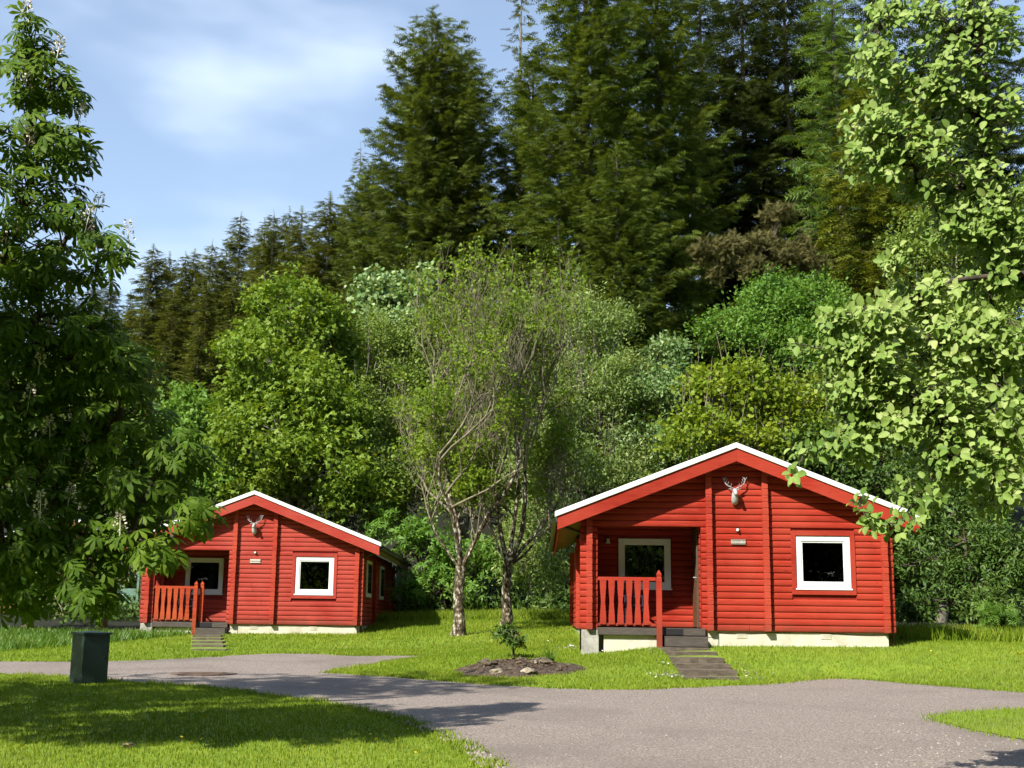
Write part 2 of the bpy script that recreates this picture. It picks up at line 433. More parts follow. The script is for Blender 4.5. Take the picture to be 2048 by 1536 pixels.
L['fir'] = leaf_mat("fir_needles", (0.046, 0.074, 0.015), (0.094, 0.132, 0.026), (0.17, 0.205, 0.044), trans=0.30, spec=0.05, rough=0.7)
L['firgreen'] = leaf_mat("douglas_fir_needles", (0.042, 0.072, 0.012), (0.088, 0.13, 0.021), (0.16, 0.2, 0.036), trans=0.30, spec=0.05, rough=0.7)
L['spruce'] = leaf_mat("spruce_needles", (0.055, 0.07, 0.014), (0.1, 0.12, 0.022), (0.175, 0.19, 0.042), trans=0.25, spec=0.05, rough=0.7)
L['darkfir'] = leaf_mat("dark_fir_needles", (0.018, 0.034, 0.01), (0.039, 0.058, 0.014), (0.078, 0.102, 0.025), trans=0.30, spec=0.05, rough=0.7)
L['cypress'] = leaf_mat("hemlock_needles", (0.068, 0.088, 0.01), (0.12, 0.148, 0.016), (0.185, 0.205, 0.03), trans=0.30, spec=0.05, rough=0.7)
L['larch'] = leaf_mat("larch_needles", (0.077, 0.139, 0.031), (0.131, 0.208, 0.046), (0.2, 0.285, 0.077), trans=0.30, spec=0.05, rough=0.7)
L['pine'] = leaf_mat("brownish_pine_needles", (0.06, 0.06, 0.018), (0.11, 0.102, 0.032), (0.165, 0.15, 0.052), trans=0.12, spec=0.15, rough=0.7)

# ------------------------------------------------------------------ ground and road
far_edge = [(-400, 1330), (0, 1323), (220, 1324), (430, 1314), (512, 1308), (620, 1307), (700, 1312.5), (790, 1311.5), (872, 1312)]
tongue = [(872, 1314), (800, 1321), (740, 1331), (690, 1339), (652, 1345), (690, 1349), (800, 1355), (900, 1364), (1024, 1373), (1136, 1378), (1270, 1380), (1370, 1376), (1490, 1370.5), (1560, 1367), (1640, 1358), (1700, 1357), (1800, 1366), (1901, 1374), (2048, 1386), (2300, 1400)]
near_edge = [(2300, 1800), (1040, 1800), (1000, 1545), (962, 1517), (937, 1497), (880, 1468), (832, 1451), (787, 1434), (700, 1415), (640, 1403), (512, 1387), (350, 1369), (212, 1361), (120, 1354), (0, 1347), (-400, 1352)]
road_px = far_edge + tongue + near_edge
road_poly = [tuple(on_road(*p)) for p in road_px]

def smooth_poly(P, it=2):
    for _ in range(it):
        Q = []
        for i in range(len(P)):
            a, b = np.array(P[i]), np.array(P[(i + 1) % len(P)])
            Q += [tuple(a * 0.75 + b * 0.25), tuple(a * 0.25 + b * 0.75)]
        P = Q
    return P
road_s = smooth_poly(road_poly, 2)
# uneven, crumbled edge
def jag(P, amp):
    Q = []
    for i in range(len(P)):
        a, b = np.array(P[i]), np.array(P[(i + 1) % len(P)])
        k = max(1, int(np.linalg.norm(b - a) / 0.22))
        for j in range(k):
            p = a + (b - a) * j / k
            Q.append(tuple(p + amp * np.array([math.sin(p[0] * 7.3 + p[1] * 3.1) + math.sin(p[0] * 17 - p[1] * 11), math.sin(p[1] * 9.1 + p[0] * 4.7) + math.sin(p[0] * 13 + p[1] * 19)])))
    return Q
road_s = jag(road_s, 0.018)
island_px = [(1860, 1437), (1890, 1431), (1940, 1424), (2060, 1417), (2200, 1415), (2200, 1500), (2060, 1484), (2000, 1472), (1950, 1462), (1895, 1447)]
island = jag(smooth_poly([tuple(on_road(*p)) for p in island_px], 2), 0.02)

ctrl = [(x, y, 0.0) for x, y in road_poly if -30 < x < 30 and y < 45]
ctrl += [(x, y, z - SLOPE * y) for x, y, z in [
    (1.15, 24.9, 0.96), (2.0, 24.9, 1.03), (3.0, 24.9, 1.14), (4.5, 25, 1.19), (6, 25, 1.2), (7.6, 24.9, 1.21), (9.5, 24.8, 1.2), (12, 24.8, 1.2), (16, 25, 1.2),
    (1, 30, 1.25), (7.5, 31, 1.4), (12, 32, 1.4), (1, 36, 1.5), (8, 38, 1.6), (16, 36, 1.6),
    (3.0, 23.0, 0.86), (3.0, 22.0, 0.72), (4.3, 23.0, 0.86), (4.3, 22.0, 0.72), (6, 23.4, 0.90), (8, 23.2, 0.90), (9.5, 22.6, 0.88), (11, 22, 0.85),
    (-1.4, 32.5, 1.24), (-0.2, 36, 1.5), (0, 41, 1.7), (-3, 40, 1.6), (-2.6, 29.5, 0.92), (0, 27, 1.0), (0.1, 24.6, 0.98), (-1.2, 22.4, 0.70), (1.4, 23.2, 0.86), (0.1, 20.8, 0.64), (0.1, 21.7, 0.68), (-1.5, 26, 0.90),
    (-10.2, 35.3, 1.12), (-7, 35.3, 1.19), (-4.2, 35.3, 1.2), (-4, 44, 1.6), (-11, 44, 1.5), (-14, 33.5, 1.06), (-14, 37, 1.25), (-20, 38, 1.3), (-7, 32.5, 1.05), (-4, 32.5, 1.08), (-10, 32.5, 1.03),
    (-4.5, 14, 0.46), (-3, 16, 0.51), (-6, 18, 0.57), (-3.5, 12, 0.39), (-8, 19, 0.60), (-8, 15, 0.48), (-2, 12, 0.39)]]
ctrl += [(x, y, 0.0) for x in (-40, -25, 25, 40) for y in (0, 12, 25)] + [(x, 3, 0) for x in (-10, 0, 10)] + [(x, y, 0.5) for x in (-40, -25, 25, 40) for y in (45, 55)]
ctrl = np.array(ctrl)
def _phi(r2): return np.sqrt(r2 + 0.6)
_A = _phi(((ctrl[:, None, :2] - ctrl[None, :, :2]) ** 2).sum(-1)) - np.eye(len(ctrl)) * 0.005
_w = np.linalg.solve(_A, ctrl[:, 2])

def ground_z(x, y):
    x, y = np.asarray(x, float), np.asarray(y, float)
    sh = np.broadcast(x, y).shape
    xf, yf = np.broadcast_to(x, sh).ravel(), np.broadcast_to(y, sh).ravel()
    dev = np.zeros(len(xf))
    for i in range(0, len(xf), 20000):
        r2 = (xf[i:i + 20000, None] - ctrl[None, :, 0]) ** 2 + (yf[i:i + 20000, None] - ctrl[None, :, 1]) ** 2
        dev[i:i + 20000] = _phi(r2) @ _w
    rim = np.clip(1 - np.maximum(np.abs(xf) - 22, np.abs(yf - 28) - 20) / 12, 0, 1)
    rim = rim * rim * (3 - 2 * rim)
    t = np.clip(yf - 45, 0, 130)
    side = 0.75 + 0.25 * np.clip((xf + 45) / 40, 0, 1)
    hill = (t ** 2 / (t + 8)) * 0.36 * side
    z = SLOPE * np.clip(yf, -60, 60) + np.clip(dev, -0.3, 1.2) * rim + (1 - rim) * 0.5 * np.clip((yf - 30) / 20, 0, 1) + hill
    z += np.where(yf > 45, 0.4 * np.sin(xf * 0.21) * np.sin(yf * 0.17) * np.clip((yf - 45) / 10, 0, 1), 0)
    return z.reshape(sh)

def gz(x, y): return float(ground_z(np.array([x]), np.array([y]))[0])

def axis(dense0, dense1, step, lo, hi):
    a = list(np.arange(dense0, dense1 + 1e-6, step))
    s, v = step, dense1
    while v < hi: s *= 1.25; v += s; a.append(v)
    s, v = step, dense0
    while v > lo: s *= 1.25; v -= s; a.insert(0, v)
    return np.array(a)
gx, gy = axis(-16, 16, 0.25, -330, 330), axis(9, 44, 0.25, -120, 420)
GX, GY = np.meshgrid(gx, gy)
GZ = ground_z(GX, GY)
inroad = in_poly(np.stack([GX, GY], -1), road_s)
GZ = np.where(inroad, SLOPE * np.clip(GY, -60, 60) - 0.03, GZ)
ny, nx = GX.shape
idx = np.arange(nx * ny).reshape(ny, nx)
quads = np.stack([idx[:-1, :-1], idx[:-1, 1:], idx[1:, 1:], idx[1:, :-1]], -1).reshape(-1, 4)
gm = np_mesh("ground", np.stack([GX, GY, GZ], -1).reshape(-1, 3), [quads], smooth=True)
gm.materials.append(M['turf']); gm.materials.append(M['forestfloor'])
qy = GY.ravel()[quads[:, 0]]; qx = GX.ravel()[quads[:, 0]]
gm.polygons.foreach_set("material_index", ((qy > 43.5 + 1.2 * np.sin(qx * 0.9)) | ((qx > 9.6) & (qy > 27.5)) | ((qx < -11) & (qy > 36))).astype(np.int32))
tag(link("ground", gm, None), kind="structure")

def sheet(name, poly, mat, dz, step, bounds, parent=None, hfun=None):
    xs, ys = np.meshgrid(np.arange(bounds[0], bounds[1], step), np.arange(bounds[2], bounds[3], step))
    P = np.stack([xs.ravel(), ys.ravel()], -1)
    P = P[in_poly(P, poly)]
    vin = [Vector(p) for p in poly] + [Vector(p) for p in P]
    n = len(poly)
    r = delaunay_2d_cdt(vin, [(i, (i + 1) % n) for i in range(n)], [], 1, 1e-4)
    V = np.array([tuple(v) for v in r[0]])
    Z = (SLOPE * np.clip(V[:, 1], -60, 60) if hfun is None else hfun(V[:, 0], V[:, 1])) + dz
    me = bpy.data.meshes.new(name)
    me.from_pydata([(x, y, z) for (x, y), z in zip(V, Z)], [], [tuple(f) for f in r[2]])
    me.update()
    if len(me.polygons) and me.polygons[0].normal.z < 0: me.flip_normals()
    return link(name, me, mat, parent)
tag(sheet("road", road_s, M['asphalt'], 0.004, 0.8, (-30, 25, 2, 45)), kind="structure")
verge = sheet("grass_verge", island, M['turf'], 0.012, 0.3, (2, 12, 8, 20))
tag(verge, kind="structure")

# ------------------------------------------------------------------ grass
def blades(P, Z, h, w, lean=0.35):
    n = len(P)
    a = rng.uniform(0, 2 * math.pi, n)
    hh = h * rng.uniform(0.55, 1.25, n)
    d = np.stack([np.cos(a), np.sin(a)], -1)
    base = np.column_stack([P, Z])
    V = np.zeros((n, 3, 3))
    V[:, 0] = base; V[:, 0, :2] -= d * w / 2
    V[:, 1] = base; V[:, 1, :2] += d * w / 2
    th = rng.uniform(0, 2 * math.pi, n)
    V[:, 2] = base; V[:, 2, 0] += np.cos(th) * hh * lean; V[:, 2, 1] += np.sin(th) * hh * lean; V[:, 2, 2] += hh
    V[:, :2, 2] -= 0.01
    return V.reshape(-1, 3), np.arange(3 * n).reshape(-1, 3)

def clear_of_cabins(P):
    m = np.ones(len(P), bool)
    for (X, Y, a) in ((4.4897, 25.0187, R(-1.514)), (-7.1817, 35.3997, 0.0)):
        c, s = math.cos(-a), math.sin(-a)
        u = (P[:, 0] - X) * c - (P[:, 1] - Y) * s
        v = (P[:, 0] - X) * s + (P[:, 1] - Y) * c
        m &= ~((np.abs(u) < 3.02) & (v > -0.02) & (v < 10.1))
    return m

def scatter(n, x0, x1, y0, y1):
    P = np.column_stack([rng.uniform(x0, x1, n), rng.uniform(y0, y1, n)])
    P = P[~in_poly(P, road_s)]
    P = P[clear_of_cabins(P)]
    q = project(np.column_stack([P, ground_z(P[:, 0], P[:, 1])]))
    return P[(q[:, 0] > -120) & (q[:, 0] < 2170) & (q[:, 1] < 1640)]

bed_c, bed_r = (0.13, 22.55), (1.15, 0.85)
def in_bed(P): return ((P[:, 0] - bed_c[0]) / bed_r[0]) ** 2 + ((P[:, 1] - bed_c[1]) / bed_r[1]) ** 2 < 0.72
step_x0, step_x1, step_y0, step_y1 = 2.97, 3.97, 21.55, 24.9
def on_steps(P): return ((P[:, 0] > 2.98) & (P[:, 0] < 3.92) & (P[:, 1] > 21.65) & (P[:, 1] < 25.0)) | ((np.abs(P[:, 0] + 8.05 - 0.25 * (34 - P[:, 1])) < 0.42) & (P[:, 1] > 28.7) & (P[:, 1] < 35.3))
parts_V, parts_F, off = [], [], 0
for n, box, h, w in ((170000, (-9, 0, 10.5, 23), 0.036, 0.013), (150000, (-4, 13, 18.5, 30), 0.05, 0.018), (120000, (-20, 3, 23, 36), 0.055, 0.022), (40000, (-6, 5, 34, 44), 0.08, 0.03)):
    P = scatter(n, *box)
    P = P[~in_bed(P) & ~on_steps(P)]
    V, F = blades(P, ground_z(P[:, 0], P[:, 1]), h, w)
    parts_V.append(V); parts_F.append(F + off); off += len(V)
P = np.column_stack([rng.uniform(3, 9, 30000), rng.uniform(10, 19, 30000)])
P = P[in_poly(P, island)]
P = P[rng.random(len(P)) < np.clip((P[:, 0] - 4.2) / 1.2, 0.1, 1)]
c_i = np.mean(island, 0)
Q = np.array([np.array(island[rng.integers(len(island))]) + rng.normal(0, 0.10, 2) for _ in range(1500)])
P = np.concatenate([P, Q[~in_poly(Q, island)]])
V, F = blades(P, SLOPE * P[:, 1] + 0.008, 0.045, 0.014)
parts_V.append(V); parts_F.append(F + off); off += len(V)
tag(link("lawn_grass", np_mesh("lawn_grass", np.concatenate(parts_V), [np.concatenate(parts_F)]), M['grass']),
    "short mown green grass of the lawns", "grass", kind="stuff")
RE = np.array(road_s)
RE = RE[(RE[:, 1] > 9.5) & (RE[:, 1] < 33) & (RE[:, 0] > -14) & (RE[:, 0] < 11)]
P = np.repeat(RE, 60, 0) + rng.normal(0, 0.055, (len(RE) * 60, 2)) + rng.uniform(-0.11, 0.11, (len(RE) * 60, 2))
P = P[np.sin(P[:, 0] * 5.1) * np.sin(P[:, 1] * 4.3) > -0.35]
V, F = blades(P, np.maximum(ground_z(P[:, 0], P[:, 1]) * (~in_poly(P, road_s)), SLOPE * P[:, 1]), 0.06, 0.018, 0.6)
tag(link("verge_grass", np_mesh("verge_grass", V, [F]), M['grass']), "ragged grass creeping over the road edge", "grass", kind="stuff")
P = np.repeat(RE, 14, 0) + rng.normal(0, 0.10, (len(RE) * 14, 2))
P = P[in_poly(P, road_s)]
EDGE_LITTER = np.column_stack([P, SLOPE * P[:, 1] + 0.010])
# longer grass at the wood's edge and around the trunks
P = np.concatenate([scatter(26000, -7, 4, 39.5, 44), scatter(9000, 8, 14, 26.3, 29)])
V, F = blades(P, ground_z(P[:, 0], P[:, 1]), 0.30, 0.03, 0.4)
tag(link("tall_grass", np_mesh("tall_grass", V, [F]), M['grass']), "longer unmown grass at the foot of the trees", "grass", kind="stuff")
# strap-leaved ground cover left of the porch of the far cabin
P = scatter(26000, -19, -8.7, 26.5, 35.3)
P = P[(P[:, 1] > 27.6 + 3.3 * (P[:, 0] + 10.9) + 0.35 * np.sin(P[:, 0] * 2.7)) & (P[:, 1] > 27.2 + 0.3 * np.sin(P[:, 0] * 1.9))]
V, F = blades(P, ground_z(P[:, 0], P[:, 1]), 0.20, 0.04, 0.6)
tag(link("ground_cover", np_mesh("ground_cover", V, [F]), M['strap']), "band of strap-leaved ground cover below the far cabin's porch", "ground cover", kind="stuff")

def dots(name, P, Z, r, mat, label):
    n = len(P)
    k = 6
    th = np.arange(k) * 2 * math.pi / k
    rr = r * rng.uniform(0.7, 1.2, n)
    V = np.zeros((n, k + 1, 3))
    tilt = rng.normal(0, 0.35, (n, 2)) + np.array([0.0, -0.5])
    V[:, :k, 0] = P[:, 0:1] + rr[:, None] * np.cos(th); V[:, :k, 1] = P[:, 1:2] + rr[:, None] * np.sin(th)
    V[:, :k, 2] = Z[:, None] + rr[:, None] * (tilt[:, :1] * np.cos(th) - tilt[:, 1:] * -1 * np.sin(th) * 1.0)
    V[:, k] = np.column_stack([P, Z + rr * 0.35])
    i = np.arange(n)[:, None] * (k + 1)
    F = np.stack([i + np.arange(k), i + (np.arange(k) + 1) % k, np.broadcast_to(i + k, (n, k))], -1).reshape(-1, 3)
    return tag(link(name, np_mesh(name, V.reshape(-1, 3), [F]), mat), label, "flowers", kind="stuff")

P = np.concatenate([np.column_stack([rng.normal(2.75, 0.16, 90), rng.normal(21.75, 0.18, 90)]), np.column_stack([2.92 - rng.random(45) * 0.25, rng.uniform(21.6, 24.6, 45)]),
                    np.column_stack([4.0 + rng.random(40) * 0.3, rng.uniform(21.5, 23.0, 40)]), np.column_stack([rng.normal(1.25, 0.2, 40), rng.normal(26.3, 0.25, 40)]),
                    np.column_stack([rng.uniform(-6, 8, 60), rng.uniform(21, 34, 60)])])
P = P[~in_poly(P, road_s) & clear_of_cabins(P)]
dots("daisies", P, ground_z(P[:, 0], P[:, 1]) + 0.06, 0.020, M['petal'], "white daisies scattered in the lawn beside the slab steps")
P = np.concatenate([np.column_stack([rng.uniform(7.5, 12, 70), rng.uniform(21.5, 24.3, 70)]), np.column_stack([rng.normal(9.6, 0.25, 25), rng.normal(24.0, 0.2, 25)]), np.column_stack([rng.uniform(-5, -1, 50), rng.uniform(28, 33, 50)]), np.column_stack([rng.uniform(-4.5, -0.8, 40), rng.uniform(11.5, 16, 40)])])
P = P[~in_poly(P, road_s) & clear_of_cabins(P)]
dots("buttercups", P, ground_z(P[:, 0], P[:, 1]) + 0.07, 0.017, M['yellow'], "yellow buttercups scattered in the lawns")

# pale chippings along the crumbled road edge
P = []
E = [np.array(on_road(*p)) for p in [(1000, 1545), (962, 1517), (937, 1497), (880, 1468), (832, 1451), (787, 1434)]]
for a, b in zip(E[:-1], E[1:]):
    for _ in range(60): P.append(a + (b - a) * rng.random() + rng.normal(0, 0.07, 2))
for _ in range(260):
    P.append(on_road(rng.uniform(1750, 2060), rng.uniform(1440, 1550)) if rng.random() < 0.6 else on_road(rng.uniform(950, 2048), rng.uniform(1390, 1550)))
P = np.array(P)
base = np.array([[1, 0, 0], [-0.5, 0.8, 0], [-0.6, -0.7, 0], [0.1, 0.05, 0.9]])
sz = rng.uniform(0.006, 0.020, len(P)); sz[:len(E) * 60 - 60] *= 1.4
a = rng.uniform(0, 6.28, len(P))
ca, sa = np.cos(a), np.sin(a)
V = np.zeros((len(P), 4, 3))
V[:, :, 0] = P[:, :1] + sz[:, None] * (base[:, 0] * ca[:, None] - base[:, 1] * sa[:, None])
V[:, :, 1] = P[:, 1:] + sz[:, None] * (base[:, 0] * sa[:, None] + base[:, 1] * ca[:, None])
V[:, :, 2] = SLOPE * P[:, 1:] + 0.004 + sz[:, None] * base[:, 2]
F = (np.arange(len(P))[:, None, None] * 4 + np.array([[0, 1, 3], [1, 2, 3], [2, 0, 3]])).reshape(-1, 3)
tag(link("chippings", np_mesh("chippings", V.reshape(-1, 3), [F]), M['chips']), "pale loose stone chippings along the road edge", "gravel", kind="stuff")

# ------------------------------------------------------------------ cabins
CH = 0.127
prof = [(0.006, 0.0), (-0.012, 0.003), (-0.0190, 0.016), (-0.021, 0.048), (-0.0195, 0.085), (-0.0135, 0.114), (0.008, CH), (0.035, CH), (0.035, 0.0)]
def board_mesh(name, mat):
    fr = prof[:7]
    k, n = len(fr), len(prof)
    V = [(0, v, w) for v, w in fr] + [(1, v, w) for v, w in fr]          # rounded face
    F = [(i, i + 1, k + i + 1, k + i) for i in range(k - 1)]
    o = len(V)
    V += [(0, v, w) for v, w in prof] + [(1, v, w) for v, w in prof]     # ends and back
    F += [tuple(range(o + n - 1, o - 1, -1)), tuple(range(o + n, o + 2 * n))] + [(o + i, o + (i + 1) % n, o + n + (i + 1) % n, o + n + i) for i in (6, 7, 8)]
    me = bpy.data.meshes.new(name); me.from_pydata(V, [], [f[::-1] for f in F]); me.update()
    me.polygons.foreach_set("use_smooth", [True] * (k - 1) + [False] * 5)
    me.materials.append(mat)
    return me
def end_mesh(name, mat, k):
    """the sawn end of a crossing log: slightly waisted block, outward face rough"""
    r = random.Random(k)
    w2 = 0.059
    rows = [(0.0, w2 * 0.90), (0.012, w2 * (1.0 + r.uniform(-.04, .04))), (0.064, w2 * (1.03 + r.uniform(-.05, .05))), (0.115, w2 * (1.0 + r.uniform(-.04, .04))), (CH, w2 * 0.90)]
    V, F = [], []
    for z, hw in rows:
        b = 0.006 if z in (0.0, CH) else 0.0
        V += [(-hw, 0.03, z), (-hw, -0.125 + b, z), (hw, -0.125 + b + r.uniform(-.004, .004), z), (hw, 0.03, z)]
    for i in range(len(rows) - 1):
        for j in range(3): F.append((4 * i + j, 4 * i + j + 1, 4 * i + 5 + j, 4 * i + 4 + j))
    F += [(3, 2, 1, 0), (16, 17, 18, 19)]
    me = bpy.data.meshes.new(name); me.from_pydata(V, [], F); me.update(); me.materials.append(mat)
    return me

RS = 0.3914                       # roof slope
def under(u): return 3.30 - RS * abs(u)   # where the wall boards end under the roof

def copy_obj(name, me, parent, loc, scale=(1, 1, 1), rot=(0, 0, 0)):
    o = bpy.data.objects.new(name, me)
    o.location, o.scale, o.rotation_euler = loc, scale, rot
    col.objects.link(o)
    o.parent = parent
    return o

def build_window(root, u0, u1, w0, w1, v, mats, trim, face=1.0, tint=None):
    """white plastic casement with a red surround, in the plane y=v"""
    fr = MB()
    t = 0.105
    fr.box(u0, u0 + t, v - 0.012, v + 0.07, w0 + 0.03, w1)
    fr.box(u1 - t, u1, v - 0.012, v + 0.07, w0 + 0.03, w1)
    fr.box(u0 + t, u1 - t, v - 0.012, v + 0.07, w1 - t, w1)
    fr.box(u0 + t, u1 - t, v - 0.012, v + 0.07, w0 + 0.03, w0 + 0.03 + t)
    win = fr.build("window", M['upvc'], root, bevel=0.006)
    cs = MB()       # inner sash line
    s = 0.028
    cs.box(u0 + t, u0 + t + s, v + 0.006, v + 0.05, w0 + 0.03 + t, w1 - t)
    cs.box(u1 - t - s, u1 - t, v + 0.006, v + 0.05, w0 + 0.03 + t, w1 - t)
    cs.box(u0 + t + s, u1 - t - s, v + 0.006, v + 0.05, w1 - t - s, w1 - t)
    cs.box(u0 + t + s, u1 - t - s, v + 0.006, v + 0.05, w0 + 0.03 + t, w0 + 0.03 + t + s)
    cs.build("sash", M['upvc'], win)
    MB().box(u0 + t + s, u1 - t - s, v + 0.028, v + 0.034, w0 + 0.03 + t + s, w1 - t - s).build("pane", M['glass'], win)
    MB().box(u0 - 0.02, u1 + 0.02, v - 0.05, v + 0.02, w0, w0 + 0.028).build("sill", M['upvc'], win, bevel=0.004)
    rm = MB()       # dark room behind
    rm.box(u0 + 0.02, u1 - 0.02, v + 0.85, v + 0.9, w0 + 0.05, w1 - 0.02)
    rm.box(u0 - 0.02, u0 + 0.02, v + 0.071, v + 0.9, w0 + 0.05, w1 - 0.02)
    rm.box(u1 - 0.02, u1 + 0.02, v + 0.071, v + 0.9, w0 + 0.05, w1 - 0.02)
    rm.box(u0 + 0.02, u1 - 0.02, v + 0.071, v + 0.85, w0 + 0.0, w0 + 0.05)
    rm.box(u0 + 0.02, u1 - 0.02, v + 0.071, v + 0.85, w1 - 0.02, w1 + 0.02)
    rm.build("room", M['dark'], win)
    if trim:
        q = 0.095
        for (a, b, c, d) in ((u0 - q, u0 - 0.002, w0 - q, w1 + q), (u1 + 0.002, u1 + q, w0 - q, w1 + q), (u0 - 0.002, u1 + 0.002, w1 + 0.002, w1 + q), (u0 - 0.002, u1 + 0.002, w0 - q, w0 - 0.002)):
            MB().box(a, b, v - 0.036, v + 0.06, c, d).build("surround_board", mats[0], win, bevel=0.005)
    return win

def build_cabin(name, label, X, Y, Z, yaw, mats, porch=True, detail=True, depth=10.0, left_open=True, rail='red', newel2=False, seed=1):
    rnd = random.Random(seed)
    root = empty(name, (X, Y, Z), yaw)
    tag(root, label, "cabin", "holiday cabins")
    redm, endm, jointm = mats
    bm = board_mesh("log_board", redm)
    ends = [end_mesh("log_end", endm, k + seed * 10) for k in range(4)]
    w_lo = -0.055
    PW, PD = (-2.746, -0.69), 1.40           # porch opening and depth
    # ---- front wall core
    core = MB()
    top = lambda u: under(u) + 0.06
    if porch:
        core.prism([(-3.05, w_lo), (PW[0], w_lo), (PW[0], 2.0), (PW[1], 2.0), (PW[1], w_lo), (3.05, w_lo), (3.05, top(3.05)), (0, top(0)), (-3.05, top(3.05))], 0.017, 0.045)
    else:
        core.prism([(-3.05, w_lo), (3.05, w_lo), (3.05, top(3.05)), (0, top(0)), (-3.05, top(3.05))], 0.017, 0.045)
    WIN = (1.185, 2.255, 0.767, 1.828)
    # window hole in the core: rebuild with pieces around it
    core = MB()
    P0, P1 = (PW if porch else (-2.746, -2.745))
    if porch:
        core.prism([(-3.05, w_lo), (P0, w_lo), (P0, top(P0)), (-3.05, top(3.05))], 0.017, 0.12)
        core.prism([(P0, 2.0), (P1, 2.0), (P1, top(P1)), (P0, top(P0))], 0.017, 0.12)
        core.prism([(P1, w_lo), (WIN[0], w_lo), (WIN[0], top(WIN[0])), (0, top(0)), (P1, top(P1))], 0.017, 0.12)
    else:
        core.prism([(-3.05, w_lo), (WIN[0], w_lo), (WIN[0], top(WIN[0])), (0, top(0)), (-3.05, top(3.05))], 0.017, 0.12)
    core.prism([(WIN[0], w_lo), (WIN[1], w_lo), (WIN[1], WIN[2]), (WIN[0], WIN[2])], 0.017, 0.12)
    core.prism([(WIN[0], WIN[3]), (WIN[1], WIN[3]), (WIN[1], top(WIN[1])), (WIN[0], top(WIN[0]))], 0.017, 0.12)
    core.prism([(WIN[1], w_lo), (3.05, w_lo), (3.05, top(3.05)), (WIN[1], top(WIN[1]))], 0.017, 0.12)
    wall = core.build("front_wall", jointm, root)
    posts = [-2.91, -0.532, 0.588, 2.91] if porch else [-2.91, 2.91]
    hp = 0.053
    trim = (WIN[0] - 0.095, WIN[1] + 0.095, WIN[2] - 0.095, WIN[3] + 0.095)
    n = int((3.25 - w_lo) / CH) + 1
    for i in range(n):
        w = w_lo + i * CH
        lim = (3.30 - w - 0.0) / RS           # half width available at the lower edge
        if lim < 0.12: break
        lim = min(lim, 3.09)
        cuts = [(-3.09, 3.09)]
        def cut(a, b):
            out = []
            for x0, x1 in cuts:
                if b <= x0 or a >= x1: out.append((x0, x1)); continue
                if a > x0: out.append((x0, a))
                if b < x1: out.append((b, x1))
            return out
        for p in posts: cuts = cut(p - hp, p + hp)
        if porch and w < 1.95: cuts = cut(*PW)
        if w + CH > trim[2] and w < trim[3]:
            if w + CH > trim[2] + 0.02 and w < trim[3] - 0.02: cuts = cut(trim[0], trim[1])
        for x0, x1 in cuts:
            x0, x1 = max(x0, -lim), min(x1, lim)
            if x1 - x0 < 0.03: continue
            segs = [(x0, x1)]
            if detail and x1 - x0 > 0.9 and rnd.random() < (0.30 if newel2 else 0.05):
                xm = x0 + (x1 - x0) * rnd.uniform(0.2, 0.8)
                segs = [(x0, xm - 0.003), (xm + 0.003, x1)]
            for a, b in segs:
                copy_obj("log_board", bm, wall, (a, rnd.uniform(-0.002, 0.002), w + rnd.uniform(-0.001, 0.001)), (b - a, 1, 1))
        for p in posts:
            if w + CH < under(abs(p)) + 0.10:
                copy_obj("log_end", ends[rnd.randrange(4)], wall, (p + rnd.uniform(-.003, .003), rnd.uniform(-.004, .004), w), (1, 1, 1))
    # ---- side walls
    for s in (-1, 1):
        v0 = PD if (porch and s == -1) else 0.125
        sw = MB().box(min(s * 2.955, s * 2.80), max(s * 2.955, s * 2.80), v0, depth, w_lo, 2.12).build("side_wall", jointm, root)
        for i in range(int((2.1 - w_lo) / CH)):
            w = w_lo + i * CH
            if s == -1: copy_obj("log_board", bm, sw, (-2.966, depth, w), (depth - v0, 1, 1), (0, 0, -math.pi / 2))
            else: copy_obj("log_board", bm, sw, (2.966, v0, w), (depth - v0, 1, 1), (0, 0, math.pi / 2))
            for p in (3.6, depth - 0.1):
                o = copy_obj("log_end", ends[rnd.randrange(4)], sw, (s * 2.955, p, w), (1, 1, 1), (0, 0, s * math.pi / 2))
        if s == 1 and detail:
            for va in (1.6, 5.4):
                w_ = MB().box(2.99, 3.03, va, va + 1.2, 0.77, 1.83).build("side_window", M['upvc'], sw)
                MB().box(3.031, 3.036, va + 0.1, va + 1.1, 0.88, 1.73).build("pane", M['glass'], w_)
    MB().box(-2.95, 2.95, depth, depth + 0.1, w_lo, 2.1).prism([(-2.95, 2.1), (2.95, 2.1), (0, 3.25)], depth, depth + 0.1).build("back_wall", redm, root)
    # inner dark lining so no light leaks through
    ln = MB()
    ln.box(-2.79, 2.79, 1.7 if porch else 1.1, 1.75 if porch else 1.15, w_lo, 2.3)
    ln.box(-2.79, 2.79, 1.8, depth - 0.1, -0.12, -0.06)
    ln.build("lining", M['dark'], root)
    # ---- porch
    if porch:
        pw = MB()
        a, b, c, d = -2.245, -1.15, 0.767, 1.828
        pw.box(-2.95, a, PD + 0.017, PD + 0.1, 0.0, 2.3).box(b, PW[1] + 0.05, PD + 0.017, PD + 0.1, 0.0, 2.3)
        pw.box(a, b, PD + 0.017, PD + 0.1, 0.0, c).box(a, b, PD + 0.017, PD + 0.1, d, 2.3)
        pb = pw.build("porch_back_wall", jointm, root)
        for i in range(int(2.2 / CH) + 1):
            w = i * CH
            cutw = w + CH > c - 0.02 and w < d + 0.02
            for x0, x1 in (((-2.95, a - 0.03), (b + 0.03, PW[1])) if cutw else ((-2.95, PW[1]),)):
                copy_obj("log_board", bm, pb, (x0, PD, w), (x1 - x0, 1, 1))
        build_window(root, a, b, c, d, PD - 0.01, mats, False)
        sd_ = MB().box(PW[1], PW[1] + 0.10, 0.121, PD, 0.0, 2.3).build("porch_side_wall", jointm, root)
